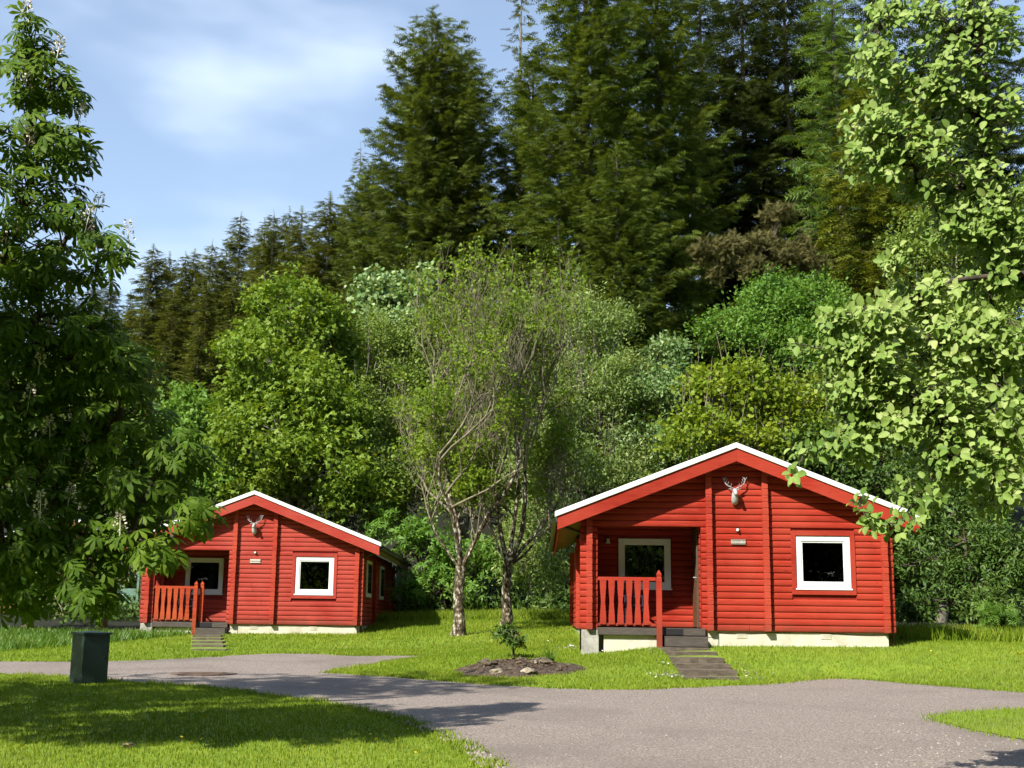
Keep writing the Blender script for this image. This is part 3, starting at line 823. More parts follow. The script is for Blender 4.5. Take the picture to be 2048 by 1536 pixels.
        for i in range(int(2.2 / CH) + 1):
            copy_obj("log_board", bm, sd_, (PW[1] - 0.0, PD, i * CH), (0.18, 1, 1), (0, 0, -math.pi / 2))
            copy_obj("log_board", bm, sd_, (PW[1] - 0.0, 0.30, i * CH), (0.18, 1, 1), (0, 0, -math.pi / 2))
        dr = MB().box(PW[1] - 0.03, PW[1] + 0.0, 0.31, 1.21, 0.02, 2.0).build("door", M['brown'], root)
        MB().box(PW[1] - 0.055, PW[1] - 0.031, 0.305, 0.37, 0.0, 2.05).build("door_frame", M['deck'], dr)
        MB().tube([(PW[1] - 0.09, 0.46, 1.0), (PW[1] - 0.09, 0.58, 1.0)], 0.012, 6).box(PW[1] - 0.09, PW[1] - 0.031, 0.45, 0.47, 0.99, 1.01).build("handle", M['silver'], dr)
        MB().box(-2.95, PW[1] + 0.05, 0.0, PD, 2.31, 2.35).build("porch_ceiling", M['soffit'], root)
        # left stub of the side wall behind the porch's open side
        st = MB().box(-2.955, -2.80, 1.02, PD, w_lo, 2.12).build("side_stub_wall", jointm, root)
        for i in range(int((2.1 - w_lo) / CH)):
            w = w_lo + i * CH
            copy_obj("log_board", bm, st, (-2.966, PD, w), (PD - 1.02, 1, 1), (0, 0, -math.pi / 2))
            copy_obj("log_board", bm, st, (-2.79, 1.02, w), (PD - 1.02, 1, 1), (0, 0, math.pi / 2))
        # deck
        dk = MB()
        dk.box(-2.95, PW[1], -0.02, PD, -0.045, -0.012)
        deck = dk.build("porch_deck", M['deck'], root)
        MB().box(PW[0] - 0.0, PW[1] + 0.06, -0.048, -0.022, -0.15, -0.008).build("deck_fascia", M['deck'], deck, bevel=0.006)
        MB().box(-1.42, -1.07, -0.056, -0.049, -0.135, -0.02).build("black_mat", M['rubber'], deck)
        MB().box(-1.44, -0.62, -0.36, -0.05, -0.36, -0.165).build("porch_step", M['deck'], root, bevel=0.008)
        # railing
        rl = MB()
        rl.box(PW[0] + 0.01, -1.59, -0.005, 0.055, 0.905, 0.975)
        railm = M['red'] if rail == 'red' else M['orange']
        rail_o = rl.build("porch_railing", railm, root, bevel=0.006)
        MB().box(PW[0] + 0.01, -1.59, 0.0, 0.045, 0.02, 0.075).build("bottom_rail", railm, rail_o, bevel=0.005)
        # hourglass balusters
        hz = [(0.0, 0.062), (0.16, 0.060), (0.30, 0.050), (0.44, 0.040), (0.58, 0.050), (0.72, 0.060), (0.86, 0.062)]
        V, F = [], []
        for z, hw in hz: V += [(-hw, -0.011, z), (hw, -0.011, z), (hw, 0.011, z), (-hw, 0.011, z)]
        for i in range(len(hz) - 1):
            for j in range(4): F.append((4 * i + j, 4 * i + (j + 1) % 4, 4 * i + 4 + (j + 1) % 4, 4 * i + 4 + j))
        bme = bpy.data.meshes.new("baluster"); bme.from_pydata(V, [], F); bme.update(); bme.materials.append(railm)
        k = 0
        u = PW[0] + 0.105
        while u < -1.62:
            copy_obj("baluster", bme, rail_o, (u + rnd.uniform(-.004, .004), -0.014, 0.05), (1, 1, 1), (0, rnd.uniform(-.006, .006), 0))
            u += 0.172
        v = 0.10
        while v < 0.98:            # along the open left side
            copy_obj("baluster", bme, rail_o, (-2.90, v, 0.05), (1, 1, 1), (0, 0, math.pi / 2)); v += 0.172
        MB().box(-2.92, -2.87, 0.06, 1.02, 0.905, 0.975).build("side_rail", railm, rail_o)
        def newel(u, v, w0, w1):
            nb = MB()
            h = 0.052
            V = []
            for z, q in ((w0, h), (w1 - 0.16, h), (w1 - 0.13, h * 0.78), (w1 - 0.075, h * 0.95), (w1, 0.008)):
                V += [(u - q, v - q, z), (u + q, v - q, z), (u + q, v + q, z), (u - q, v + q, z)]
            F = [(3, 2, 1, 0), (16, 17, 18, 19)]
            for i in range(4):
                for j in range(4): F.append((4 * i + j, 4 * i + (j + 1) % 4, 4 * i + 4 + (j + 1) % 4, 4 * i + 4 + j))
            nb.add(V, F)
            return nb.build("newel_post", railm, rail_o)
        newel(-1.54, -0.11, -0.40, 1.11)
        if newel2: newel(-1.40, 0.02, -0.05, 1.11)
    # ---- roof
    E = 3.60
    for s in (-1, 1):
        P = lambda u, w: (s * u, w - RS * u)
        slab = MB().prism([P(0, 3.60), P(E - 0.04, 3.60), P(E - 0.04, 3.46), P(0, 3.46)][::s], -0.30, depth + 0.35).build("roof_slope", M['roof'], root)
        MB().prism([P(0, 3.638), P(E, 3.638), P(E, 3.638 - 0.108), P(0, 3.638 - 0.108)][::s], -0.385, -0.30).build("verge_trim", M['white'], slab, bevel=0.008)
        MB().prism([P(0, 3.526), P(3.55, 3.526), P(3.55, 3.262), P(0, 3.262)][::s], -0.352, -0.318).build("bargeboard", redm, slab, bevel=0.005)
        MB().prism([P(0.0, 3.459), P(3.52, 3.459), P(3.52, 3.435), P(0.0, 3.435)][::s], -0.317, 0.017).build("verge_soffit", M['brown'] if not newel2 else redm, slab)
        # eaves soffit boards along the side
        k = 0
        MB().prism([P(2.99, 3.42), P(3.50, 3.42), P(3.50, 3.40), P(2.99, 3.40)][::s], -0.30, depth + 0.3).build("eaves_soffit", M['soffit'], slab)
        MB().box(min(s * 3.50, s * 3.525), max(s * 3.50, s * 3.525), -0.316, depth + 0.3, 3.27 - RS * 3.5, 3.455 - RS * 3.5).build("eaves_fascia", M['soffit'] if s > 0 else redm, slab)
        g = MB()
        th = np.linspace(math.pi, 2 * math.pi, 7)
        poly = [(s * 3.59 + 0.06 * math.cos(t), 2.08 + 0.06 * math.sin(t)) for t in th] + [(s * 3.59 + 0.052 * math.cos(t), 2.083 + 0.052 * math.sin(t)) for t in th[::-1]]
        g.prism(poly, -0.33, depth + 0.33)
        gut = g.build("gutter", M['gutter'], slab)
        MB().tube([(s * 3.56, 0.06 if s > 0 else -0.02, 2.03), (s * 3.40, 0.05, 1.96), (s * 3.12, 0.07, 1.86), (s * 3.06, 0.07, 1.80), (s * 3.06, 0.07, -0.45)], 0.034, 8).build("downpipe", M['gutter'], gut)
    # ---- foundation
    fd = MB()
    if porch:
        fd.box(-0.60, 2.95, 0.03, depth - 0.05, -0.75, w_lo)
        fd.box(-2.62, -1.50, 0.04, 0.24, -0.75, -0.155)
        fo = fd.build("foundation", M['cream'] if detail else M['concrete'], root)
        MB().box(-3.06, -2.72, -0.02, 0.32, -0.85, w_lo - 0.002).build("corner_pier", M['concrete'], fo, bevel=0.01)
        MB().box(-2.93, -2.62, 0.30, depth - 0.05, -0.75, w_lo - 0.004).build("side_footing", M['concrete'], fo)
        for u in (-0.02, 1.63):
            v_ = MB()
            v_.box(u, u + 0.21, 0.022, 0.029, -0.19, -0.09)
            ve = v_.build("air_vent", M['cream'], fo)
            for q in range(4): MB().box(u + 0.012, u + 0.198, 0.017, 0.0215, -0.178 + q * 0.022, -0.168 + q * 0.022).build("vent_slat", M['cream'], ve)
        c_ = [(-0.62 + 3.6 * t, -0.135 if t < .05 else 0.018 - 0.0, -0.075 - 0.02 * math.sin(t * 9) - (0.10 if t < 0.05 else 0)) for t in np.linspace(0, 1, 30)]
        MB().tube(c_, 0.007, 4).build("cable", M['gutter'], fo)
    else:
        fd.box(-2.95, 2.95, 0.03, depth - 0.05, -0.75, w_lo).build("foundation", M['concrete'], root)
    build_window(root, *WIN[:2], WIN[2], WIN[3], 0.0, mats, True)
    return root

CR = (4.4897, 25.0187, CAMZ - 0.066, R(-1.514))
CL = (-7.1817, 35.3997, CAMZ - 0.096, R(0.03))
build_cabin("cabin", "nearer bright red log cabin right of the two trees, partly behind overhanging pale leaves", *CR, (M['red'], M['redend'], M['redjoint']), seed=3)
build_cabin("cabin", "farther faded red log cabin on the left with an orange stained porch railing", *CL, (M['red2'], M['redend'], M['redjoint']), rail='orange', newel2=True, seed=5)
third = build_cabin("cabin", "shaded cabin with pale green door, mostly hidden behind leaves at the left", -16.1, 45.5, CAMZ + 0.02, R(2), (M['brown'], M['brown'], M['dark']), porch=False, detail=False, depth=6, seed=9)  # brown and near-black timber puts the shade into these walls' colour
gd = MB().box(2.05, 2.78, -0.05, -0.025, 0.0, 1.0).box(2.05, 2.13, -0.05, -0.025, 1.0, 1.95).box(2.70, 2.78, -0.05, -0.025, 1.0, 1.95).box(2.13, 2.70, -0.05, -0.025, 1.87, 1.95).build("door", M['greendoor'], third)
MB().box(2.13, 2.70, -0.042, -0.036, 1.0, 1.87).build("pane", M['glass'], gd)

def cab(C, u, v, w):
    c, s = math.cos(C[3]), math.sin(C[3])
    return (C[0] + u * c - v * s, C[1] + u * s + v * c, C[2] + w)

# ------------------------------------------------------------------ things on the cabins
def stag(C, w, label):
    o = empty("stag_head", cab(C, -0.01, -0.021, w), C[3])
    o.scale = (0.86, 0.86, 0.86)
    tag(o, label, "stag head", "silver stag heads on the cabin gables")
    # bust, neck and head in one surface: from the wall forward, chin down
    b = MB()
    b.tube([(0, -0.0, -0.20), (0, -0.04, -0.16), (0, -0.08, -0.08), (0, -0.11, 0.02), (0, -0.13, 0.09)], [0.02, 0.07, 0.085, 0.075, 0.06], 10)
    b.tube([(0, -0.10, 0.12), (0, -0.15, 0.115), (0, -0.20, 0.085), (0, -0.26, 0.045), (0, -0.30, 0.02), (0, -0.315, 0.01)], [0.03, 0.062, 0.058, 0.042, 0.038, 0.02], 10)
    body = b.build("head", M['silver'], o)
    for s in (-1, 1):
        MB().tube([(s * 0.045, -0.13, 0.13), (s * 0.09, -0.13, 0.155), (s * 0.13, -0.12, 0.16), (s * 0.15, -0.12, 0.15)], [0.012, 0.026, 0.02, 0.004], 6, squash=[1, .4, .4, .4]).build("ear", M['silver'], o)
        a = MB()
        main = [(s * 0.03, -0.14, 0.165), (s * 0.09, -0.13, 0.20), (s * 0.17, -0.12, 0.235), (s * 0.22, -0.11, 0.29), (s * 0.24, -0.10, 0.36), (s * 0.23, -0.09, 0.43)]
        a.tube(main, [0.016, 0.015, 0.014, 0.013, 0.011, 0.004], 6)
        for i, (dx, dy, dz) in ((1, (0.0, -0.09, 0.07)), (2, (-0.02, -0.07, 0.08)), (3, (-0.05, -0.03, 0.09)), (4, (-0.05, -0.01, 0.07)), (4, (0.04, 0.0, 0.07))):
            p = np.array(main[i])
            a.tube([p, p + np.array([s * dx, dy, dz]) * 0.6, p + np.array([s * dx, dy, dz * 1.1])], [0.010, 0.008, 0.003], 5)
        a.build("antler", M['silver'], o)
        MB().tube([(s * 0.042, -0.185, 0.115), (s * 0.058, -0.19, 0.113)], [0.012, 0.006], 6).build("eye", M['gutter'], o)
stag(CR, 2.60, "silver stag head high on the nearer right-hand cabin's gable")
stag(CL, 2.60, "silver stag head high on the farther left-hand cabin's gable")

def text_mesh(s, size):
    c = bpy.data.curves.new("text", 'FONT')
    c.body, c.size, c.align_x, c.align_y, c.extrude = s, size, 'CENTER', 'CENTER', 0.002
    t = bpy.data.objects.new("text", c)
    col.objects.link(t)
    bpy.context.view_layer.update()
    me = bpy.data.meshes.new_from_object(t)
    bpy.data.objects.remove(t)
    return me
def sign(C, s, plate, lm, label):
    o = empty("name_sign", cab(C, 0.05, -0.021, 1.69), C[3])
    tag(o, label, "sign")
    MB().box(-0.145, 0.145, -0.025, 0.0, -0.052, 0.052).build("plate", plate, o, bevel=0.004)
    me = text_mesh(s, 0.068)
    t = link("lettering", me, lm, o)
    t.location = (0, -0.0275, 0.0)
    t.rotation_euler = (R(90), 0, 0)
sign(CR, "Stroneskar", M['signdark'], M['letters'], "grey name plate with pale lettering on the nearer cabin")
sign(CL, "Letterewe", M['signpale'], M['letters_dark'], "pale name plate on the farther left-hand cabin")
for C, lb in ((CR, "small white dome sensor above the nearer cabin's name plate"), (CL, "small white dome sensor above the farther cabin's name plate")):
    o = empty("wall_sensor", cab(C, 0.04, -0.021, 1.93), C[3])
    tag(o, lb, "sensor", "wall sensors")
    MB().tube([(0, 0, 0), (0, -0.025, 0)], [0.042, 0.042], 12).build("base", M['gutter'], o)
    MB().tube([(0, -0.02, -0.006), (0, -0.05, -0.012), (0, -0.07, -0.016)], [0.036, 0.03, 0.01], 12).build("dome", M['lampglass'], o)
for C, lb in ((CR, "wall lantern on the porch back wall of the nearer cabin"), (CL, "wall lantern on the porch back wall of the farther cabin")):
    o = empty("wall_lantern", cab(C, -2.47, 1.378, 1.78), C[3])
    tag(o, lb, "lantern", "porch lanterns")
    MB().box(-0.03, 0.03, -0.02, 0.0, -0.07, 0.07).tube([(0, -0.02, 0.04), (0, -0.09, 0.07), (0, -0.12, 0.05)], 0.008, 6).build("bracket", M['gutter'], o)
    MB().tube([(0, -0.12, -0.05), (0, -0.12, 0.04)], [0.036, 0.030], 10).build("glass", M['lampglass'], o)
    MB().tube([(0, -0.12, -0.065), (0, -0.12, -0.05)], [0.058, 0.050], 10).build("shade", M['upvc'], o)
    MB().tube([(0, -0.12, 0.04), (0, -0.12, 0.06), (0, -0.12, 0.085)], [0.045, 0.034, 0.006], 10).build("cap", M['gutter'], o)
# ornaments on the inner window sills
def ornament(C, u, label, pts):
    o = empty("window_ornament", cab(C, u, 0.14, 0.95), C[3])
    tag(o, label, "ornament", "ornaments behind the windows")
    for p in pts:
        MB().tube([(x, 0, z) for x, z in p], [0.012] * (len(p) - 1) + [0.004], 6).build("strand", M['upvc'], o)
    MB().box(-0.16, 0.16, -0.05, 0.05, -0.132, 0.0).build("base", M['dark'], o)
ornament(CR, 1.78, "white curled ornament behind the nearer cabin's front window", [[(-0.13, 0.0), (-0.12, 0.09), (-0.15, 0.14)], [(-0.08, 0.02), (-0.05, 0.10), (-0.08, 0.12)], [(0.02, 0.0), (0.06, 0.09), (0.12, 0.14)], [(0.05, 0.0), (0.12, 0.06), (0.19, 0.02)]])
ornament(CL, 1.82, "white curled ornament behind the farther cabin's front window", [[(0.0, 0.0), (0.02, 0.08), (0.0, 0.14)], [(0.06, 0.0), (0.12, 0.05), (0.12, 0.15)], [(-0.16, 0.02), (-0.08, 0.04), (0.0, 0.02)]])

for C, lb in ((CR, "dark blue garden chair behind the nearer cabin's porch railing"), (CL, "dark blue garden chair behind the farther cabin's porch railing")):
    o = empty("garden_chair", cab(C, -2.05, 0.75, -0.012), C[3] + 0.4)
    tag(o, lb, "chair", "garden chairs on the porches")
    MB().box(-0.22, 0.22, -0.22, 0.22, 0.42, 0.45).build("seat", M['chair'], o, bevel=0.01)
    for q in range(5): MB().box(-0.20 + q * 0.09, -0.16 + q * 0.09, 0.20, 0.225, 0.47, 0.86).build("back_slat", M['chair'], o)
    MB().box(-0.23, 0.23, 0.195, 0.23, 0.86, 0.91).build("top_rail", M['chair'], o, bevel=0.008)
    for sx in (-1, 1):
        MB().box(sx * 0.20 - 0.018, sx * 0.20 + 0.018, -0.21, -0.175, 0.0, 0.62).build("leg", M['chair'], o)
        MB().box(sx * 0.20 - 0.018, sx * 0.20 + 0.018, 0.19, 0.225, 0.0, 0.42).build("leg", M['chair'], o)
        MB().box(sx * 0.20 - 0.025, sx * 0.20 + 0.025, -0.22, 0.20, 0.62, 0.645).build("armrest", M['chair'], o)

# ------------------------------------------------------------------ slab steps up to the porches
def steps(label, rows):
    st = empty("garden_steps", rows[0][:3])
    tag(st, label, "steps")
    b = np.array(rows[0][:3])
    for (x, y, z, w, d) in rows:
        r = rng.normal(0, 0.008, (8,))
        m = MB()
        nseg = 6
        top, bot = [], []
        for k in range(nseg + 1):
            f = k / nseg
            jag_ = rng.normal(0, 0.010)
            top.append((x - w / 2 + w * f, y + jag_, z + rng.normal(0, 0.003)))
            bot.append((x - w / 2 + w * f, y + 0.012 + jag_, z - 0.11))
        back = [(x + w / 2, y + d, z), (x - w / 2, y + d, z)]
        V = [np.array(p) - b for p in top + bot + back + [(x + w / 2, y + d, z - 0.11), (x - w / 2, y + d, z - 0.11)]]
        n = nseg + 1
        F = [tuple(range(n)) + (2 * n, 2 * n + 1)] + [(i, n + i, n + i + 1, i + 1) for i in range(nseg)]
        F = [tuple(range(n - 1, -1, -1)) + (2 * n + 1, 2 * n)] if False else [tuple(range(n)) + (2 * n, 2 * n + 1)] + [(i + 1, i, n + i, n + i + 1) for i in range(nseg)] + [(n - 1, 2 * n - 1, 2 * n + 2, 2 * n), (0, 2 * n + 1, 2 * n + 3, n)]
        m.add(V, F).build("step", M['slab'], st)
def rows(L_): return [(x, y, gz(x, y) + dz, w, d) for x, y, dz, w, d in L_]
steps("weathered brown slab steps climbing the lawn to the nearer cabin's porch",
      rows([(3.40, 24.45, 0.06, 0.92, 0.42), (3.44, 23.95, 0.07, 0.94, 0.50), (3.45, 23.25, 0.10, 0.94, 0.80), (3.46, 22.65, 0.10, 0.95, 0.75), (3.46, 22.05, 0.10, 0.97, 0.75), (3.44, 21.60, 0.05, 0.92, 0.55)]))
steps("weathered slab steps climbing the lawn to the farther cabin's porch",
      rows([(-8.05, 34.0, 0.05, 0.75, 0.9), (-7.75, 32.7, 0.05, 0.75, 1.0), (-7.42, 31.4, 0.05, 0.75, 1.0), (-7.1, 30.1, 0.05, 0.75, 1.0), (-6.8, 28.9, 0.03, 0.75, 0.9)]))

# ------------------------------------------------------------------ street furniture and small things
bx, by = at(176, 1365, 19.6)[:2]
c_ = empty("utility_cabinet", (bx, by, gz(bx, by)), R(43))
c_.scale = (0.92, 0.92, 0.92)
tag(c_, "dark green metal utility cabinet standing on the lawn at the left", "utility cabinet")
MB().box(-0.225, 0.225, -0.225, 0.225, -0.05, 0.80).build("body", M['cabinet'], c_, bevel=0.006)
MB().add([(-.25, -.25, .80), (.25, -.25, .80), (.25, .25, .80), (-.25, .25, .80), (-.25, -.25, .835), (.25, -.25, .835), (.25, .25, .835), (-.25, .25, .835), (0, 0, .862)],
         [(3, 2, 1, 0), (0, 1, 5, 4), (1, 2, 6, 5), (2, 3, 7, 6), (3, 0, 4, 7), (4, 5, 8), (5, 6, 8), (6, 7, 8), (7, 4, 8)]).build("lid", M['cabinet'], c_)
MB().box(-0.205, 0.205, -0.231, -0.2255, 0.02, 0.77).build("door_panel", M['cabinet'], c_, bevel=0.003)
MB().tube([(0.15, -0.23, 0.42), (0.15, -0.245, 0.42)], 0.014, 8).build("lock", M['rubber'], c_)
mx_, my_ = on_road(408, 1348)
mh = empty("manhole_cover", (mx_, my_, SLOPE * my_ + 0.004))
tag(mh, "rusty brown round iron cover set in the road", "manhole cover")
MB().tube([(0, 0, -0.02), (0, 0, 0.010)], [0.40, 0.40], 28).build("cover", M['rust'], mh)
ringm = MB()
k = 28
V = [(r_ * math.cos(2 * math.pi * i / k), r_ * math.sin(2 * math.pi * i / k), z) for r_, z in ((0.41, 0.014), (0.56, 0.012), (0.56, -0.02)) for i in range(k)]
ringm.add(V, [(i, k + i, k + (i + 1) % k, (i + 1) % k) for i in range(k)] + [(k + i, 2 * k + i, 2 * k + (i + 1) % k, k + (i + 1) % k) for i in range(k)]).build("frame", M['rust'], mh)
for i in range(7):
    MB().box(-0.32 + 0.02 * abs(i - 3), 0.32 - 0.02 * abs(i - 3), -0.3 + i * 0.1 - 0.02, -0.3 + i * 0.1 + 0.02, 0.010, 0.016).build("tread_bar", M['rust'], mh)

def rock(name, loc, r, mat, seed, sq=0.7):
    rr = np.random.default_rng(seed)
    import bmesh
    b = bmesh.new()
    bmesh.ops.create_icosphere(b, subdivisions=2, radius=1.0)
    ph = rr.uniform(0, 6, 9)
    for v in b.verts:
        c = v.co.copy()
        k = 1 + 0.22 * math.sin(3 * c.x + ph[0]) * math.sin(2.6 * c.y + ph[1]) + 0.18 * math.sin(4.3 * c.z + ph[2] + 2 * c.x) + rr.normal(0, 0.05)
        v.co = Vector((c.x * r[0], c.y * r[1], c.z * r[2])) * k
    me = bpy.data.meshes.new(name); b.to_mesh(me); b.free()
    o = link(name, me, mat)
    o.location = loc
    o.rotation_euler = (0, 0, rr.uniform(0, 6))
    return o
wx, wy = on_road(256, 1503)
tag(rock("white_stone", (wx, wy, gz(wx, wy) + 0.03), (0.06, 0.035, 0.022), M['palerock'], 4), "flat white stone lying in the sunlit lawn at lower left", "stone")

# planting bed: mound of soil with rocks, a young shrub and a tuft
nr, na = 14, 48
V, F = [], []
for i in range(nr + 1):
    for j in range(na):
        f, a = i / nr, 2 * math.pi * j / na
        wob = 1 + 0.10 * math.sin(3 * a + 1) + 0.06 * math.sin(7 * a)
        x, y = bed_c[0] + bed_r[0] * f * wob * math.cos(a), bed_c[1] + bed_r[1] * f * wob * math.sin(a)
        V.append((x, y, f))
V = np.array(V)
f = V[:, 2].copy()
V[:, 2] = ground_z(V[:, 0], V[:, 1]) + 0.01 + 0.17 * (1 - f ** 2) ** 1.2 - 0.03 * (f > 0.97) + rng.normal(0, 0.012, len(V)) * (f < 0.95)
q = np.array([(i * na + j, i * na + (j + 1) % na, (i + 1) * na + (j + 1) % na, (i + 1) * na + j) for i in range(nr) for j in range(na)])
bed = link("planting_bed", np_mesh("planting_bed", V, [q[:, ::-1]], smooth=True), M['soil'])
tag(bed, "dark soil mound of the rockery bed between the two cabins", "planting bed")
def bed_z(x, y):
    f = math.hypot((x - bed_c[0]) / bed_r[0], (y - bed_c[1]) / bed_r[1])
    return gz(x, y) + 0.01 + 0.17 * max(0, 1 - f ** 2) ** 1.2
rr_ = np.random.default_rng(11)
for i in range(34):
    a_, f_ = rr_.uniform(0, 6.28), math.sqrt(rr_.uniform(0.02, 0.85))
    x, y = bed_c[0] + bed_r[0] * f_ * math.cos(a_), bed_c[1] + bed_r[1] * f_ * math.sin(a_)
    r_ = rr_.uniform(0.05, 0.13) * (1.35 if i < 8 else 1.0)
    pale = i in (3, 11, 19, 26)
    o = rock("rock", (x, y, bed_z(x, y) + r_ * 0.10), (r_, r_ * rr_.uniform(0.6, 0.95), r_ * rr_.uniform(0.35, 0.6)), M['palerock'] if pale else M['rock'], 50 + i)
    tag(o, "pale rock half sunk in the rockery bed" if pale else "mossy brown rock half sunk in the rockery bed", "rock", "rocks of the rockery bed")
# dead leaves and bark litter on the soil
P = np.column_stack([rng.normal(0, 0.5, 900) * bed_r[0], rng.normal(0, 0.5, 900) * bed_r[1]]) + np.array(bed_c)
P = P[in_bed(P)]
P3 = np.column_stack([P, [bed_z(x, y) + 0.012 for x, y in P]])
LIT = P3

# ------------------------------------------------------------------ foliage machinery
def norm(a): return a / (np.linalg.norm(a, axis=-1, keepdims=True) + 1e-9)

def place(tmplV, tmplF, P, Yax, Nrm, S):
    """copies of a small leaf template: origin at P, +y along Yax, +z along Nrm"""
    Yax = norm(Yax)
    Xax = norm(np.cross(Yax, Nrm))
    Zax = np.cross(Xax, Yax)
    S = np.asarray(S)[:, None, None]
    V = P[:, None, :] + S * (tmplV[None, :, 0:1] * Xax[:, None, :] + tmplV[None, :, 1:2] * Yax[:, None, :] + tmplV[None, :, 2:3] * Zax[:, None, :])
    F = tmplF[None] + (np.arange(len(P)) * len(tmplV))[:, None, None]
    return V.reshape(-1, 3), F.reshape(-1, tmplF.shape[1])

T_QUAD = (np.array([(0, 0, 0), (0.30, 0.5, 0.05), (0, 1, -0.04), (-0.30, 0.5, 0.05)], float), np.array([(0, 1, 2, 3)]))
T_ROUND = (np.array([(0, 0, 0), (0.40, 0.35, 0.06), (0.30, 0.85, 0.02), (-0.30, 0.85, 0.02), (-0.40, 0.35, 0.06)], float), np.array([(0, 1, 2, 2), (0, 2, 3, 3), (0, 3, 4, 4)])[:, :3])
T_LANCE = (np.array([(0, 0, 0), (0.16, 0.45, 0.03), (0, 1, -0.12), (-0.16, 0.45, 0.03)], float), np.array([(0, 1, 2, 3)]))
# whitebeam leaf: oval, cupped
T_OVAL = (np.array([(0, -0.12, 0), (0, 0.0, 0), (0.25, 0.20, 0.09), (0.33, 0.50, 0.13), (0.22, 0.82, 0.06), (0, 1.0, -0.09), (-0.23, 0.80, 0.08), (-0.34, 0.52, 0.15), (-0.26, 0.22, 0.08), (0, 0.52, -0.02)], float),
          np.array([(1, 2, 3, 9), (9, 3, 4, 5), (9, 5, 6, 7), (1, 9, 7, 8)]))
def tri_lobed():
    V, F = [], []
    for k, (a, ln) in enumerate(((-0.95, 0.75), (0.0, 1.0), (0.95, 0.75))):
        d, p = np.array([math.sin(a), math.cos(a)]), np.array([math.cos(a), -math.sin(a)])
        o = len(V)
        for t, w in ((0, 0), (0.5, 0.26), (1, 0), (0.5, -0.26)):
            xy = d * t * ln + p * w * ln
            V.append((xy[0], xy[1], 0.05 * abs(w) * 4 - 0.12 * t * t))
        F.append((o, o + 1, o + 2, o + 3))
    return np.array(V), np.array(F)
T_MAPLE = tri_lobed()
def palmate(n=7, narrow=1.0):
    V, F = [], []
    for k in range(n):
        a = R(-125 + 250 * k / (n - 1))
        ln = 1.0 - 0.38 * abs(k - (n - 1) / 2) / ((n - 1) / 2)
        d, p = np.array([math.sin(a), math.cos(a)]), np.array([math.cos(a), -math.sin(a)])
        o = len(V)
        for (t, w) in ((0.04, 0.015), (0.40, 0.10), (0.72, 0.165), (1.0, 0.0)):
            z = -0.42 * (t * ln) ** 1.7
            for s in ((-1, 1) if w else (0,)):
                xy = d * t * ln + p * w * ln * s * narrow
                V.append((xy[0], xy[1], z + (0.05 if s else 0)))
        F += [(o, o + 1, o + 3, o + 2), (o + 2, o + 3, o + 5, o + 4), (o + 4, o + 5, o + 6, o + 6)]
    return np.array(V), np.array(F)
T_PALM = palmate(7)
T_PALM5 = palmate(5, 1.2)
def fishbone(n=4, w=0.33, droop=0.12):
    """needle spray: a twig with side shoots, thin triangles"""
    V, F = [], []
    def tri(p, d, ln, wd):
        o = len(V)
        q = np.array([-d[1], d[0]])
        V.extend([(*(p - q * wd / 2), -droop * p[1] ** 2), (*(p + q * wd / 2), -droop * p[1] ** 2), (*(p + d * ln), -droop * (p[1] + d[1] * ln) ** 2 - 0.02)])
        F.append((o, o + 1, o + 2))
    tri(np.array([0, 0.0]), np.array([0, 1.0]), 1.0, 0.10)
    for i in range(n):
        t = 0.12 + 0.7 * i / (n - 1)
        for s in (-1, 1):
            d = np.array([s * 0.75, 0.66]); ln = w * (1.15 - 0.7 * t)
            tri(np.array([0, t]), d, ln * 1.3, 0.11)
    return np.array(V), np.array(F)
T_SPRAY = fishbone()

def rand_unit(n):
    v = rng.normal(0, 1, (n, 3))
    return norm(v)

def fixquads(F):
    """drop doubled corners of palmate tips: returns list of face arrays"""
    if F.shape[1] == 4:
        t = F[:, 2] == F[:, 3]
        return [a for a in (F[~t], F[t][:, :3]) if len(a)]
    return [F]

def lobe_world(px, py, rx, ry, Y, dy=None):
    c = at(px, py, Y)
    k = Y / FPX
    return np.array([*c, rx * k, (dy if dy else 0.8 * (rx + ry) / 2 * k), ry * k])

def curve(p0, p1, n=5, sag=0.0, wob=0.06):
    p0, p1 = np.asarray(p0, float), np.asarray(p1, float)
    t = np.linspace(0, 1, n)[:, None]
    Ln = np.linalg.norm(p1 - p0)
    P = p0 + (p1 - p0) * t
    P[:, 2] += sag * Ln * np.sin(np.pi * t[:, 0])
    P[1:-1] += rng.normal(0, wob * Ln, (n - 2, 3)) * 0.5
    return P

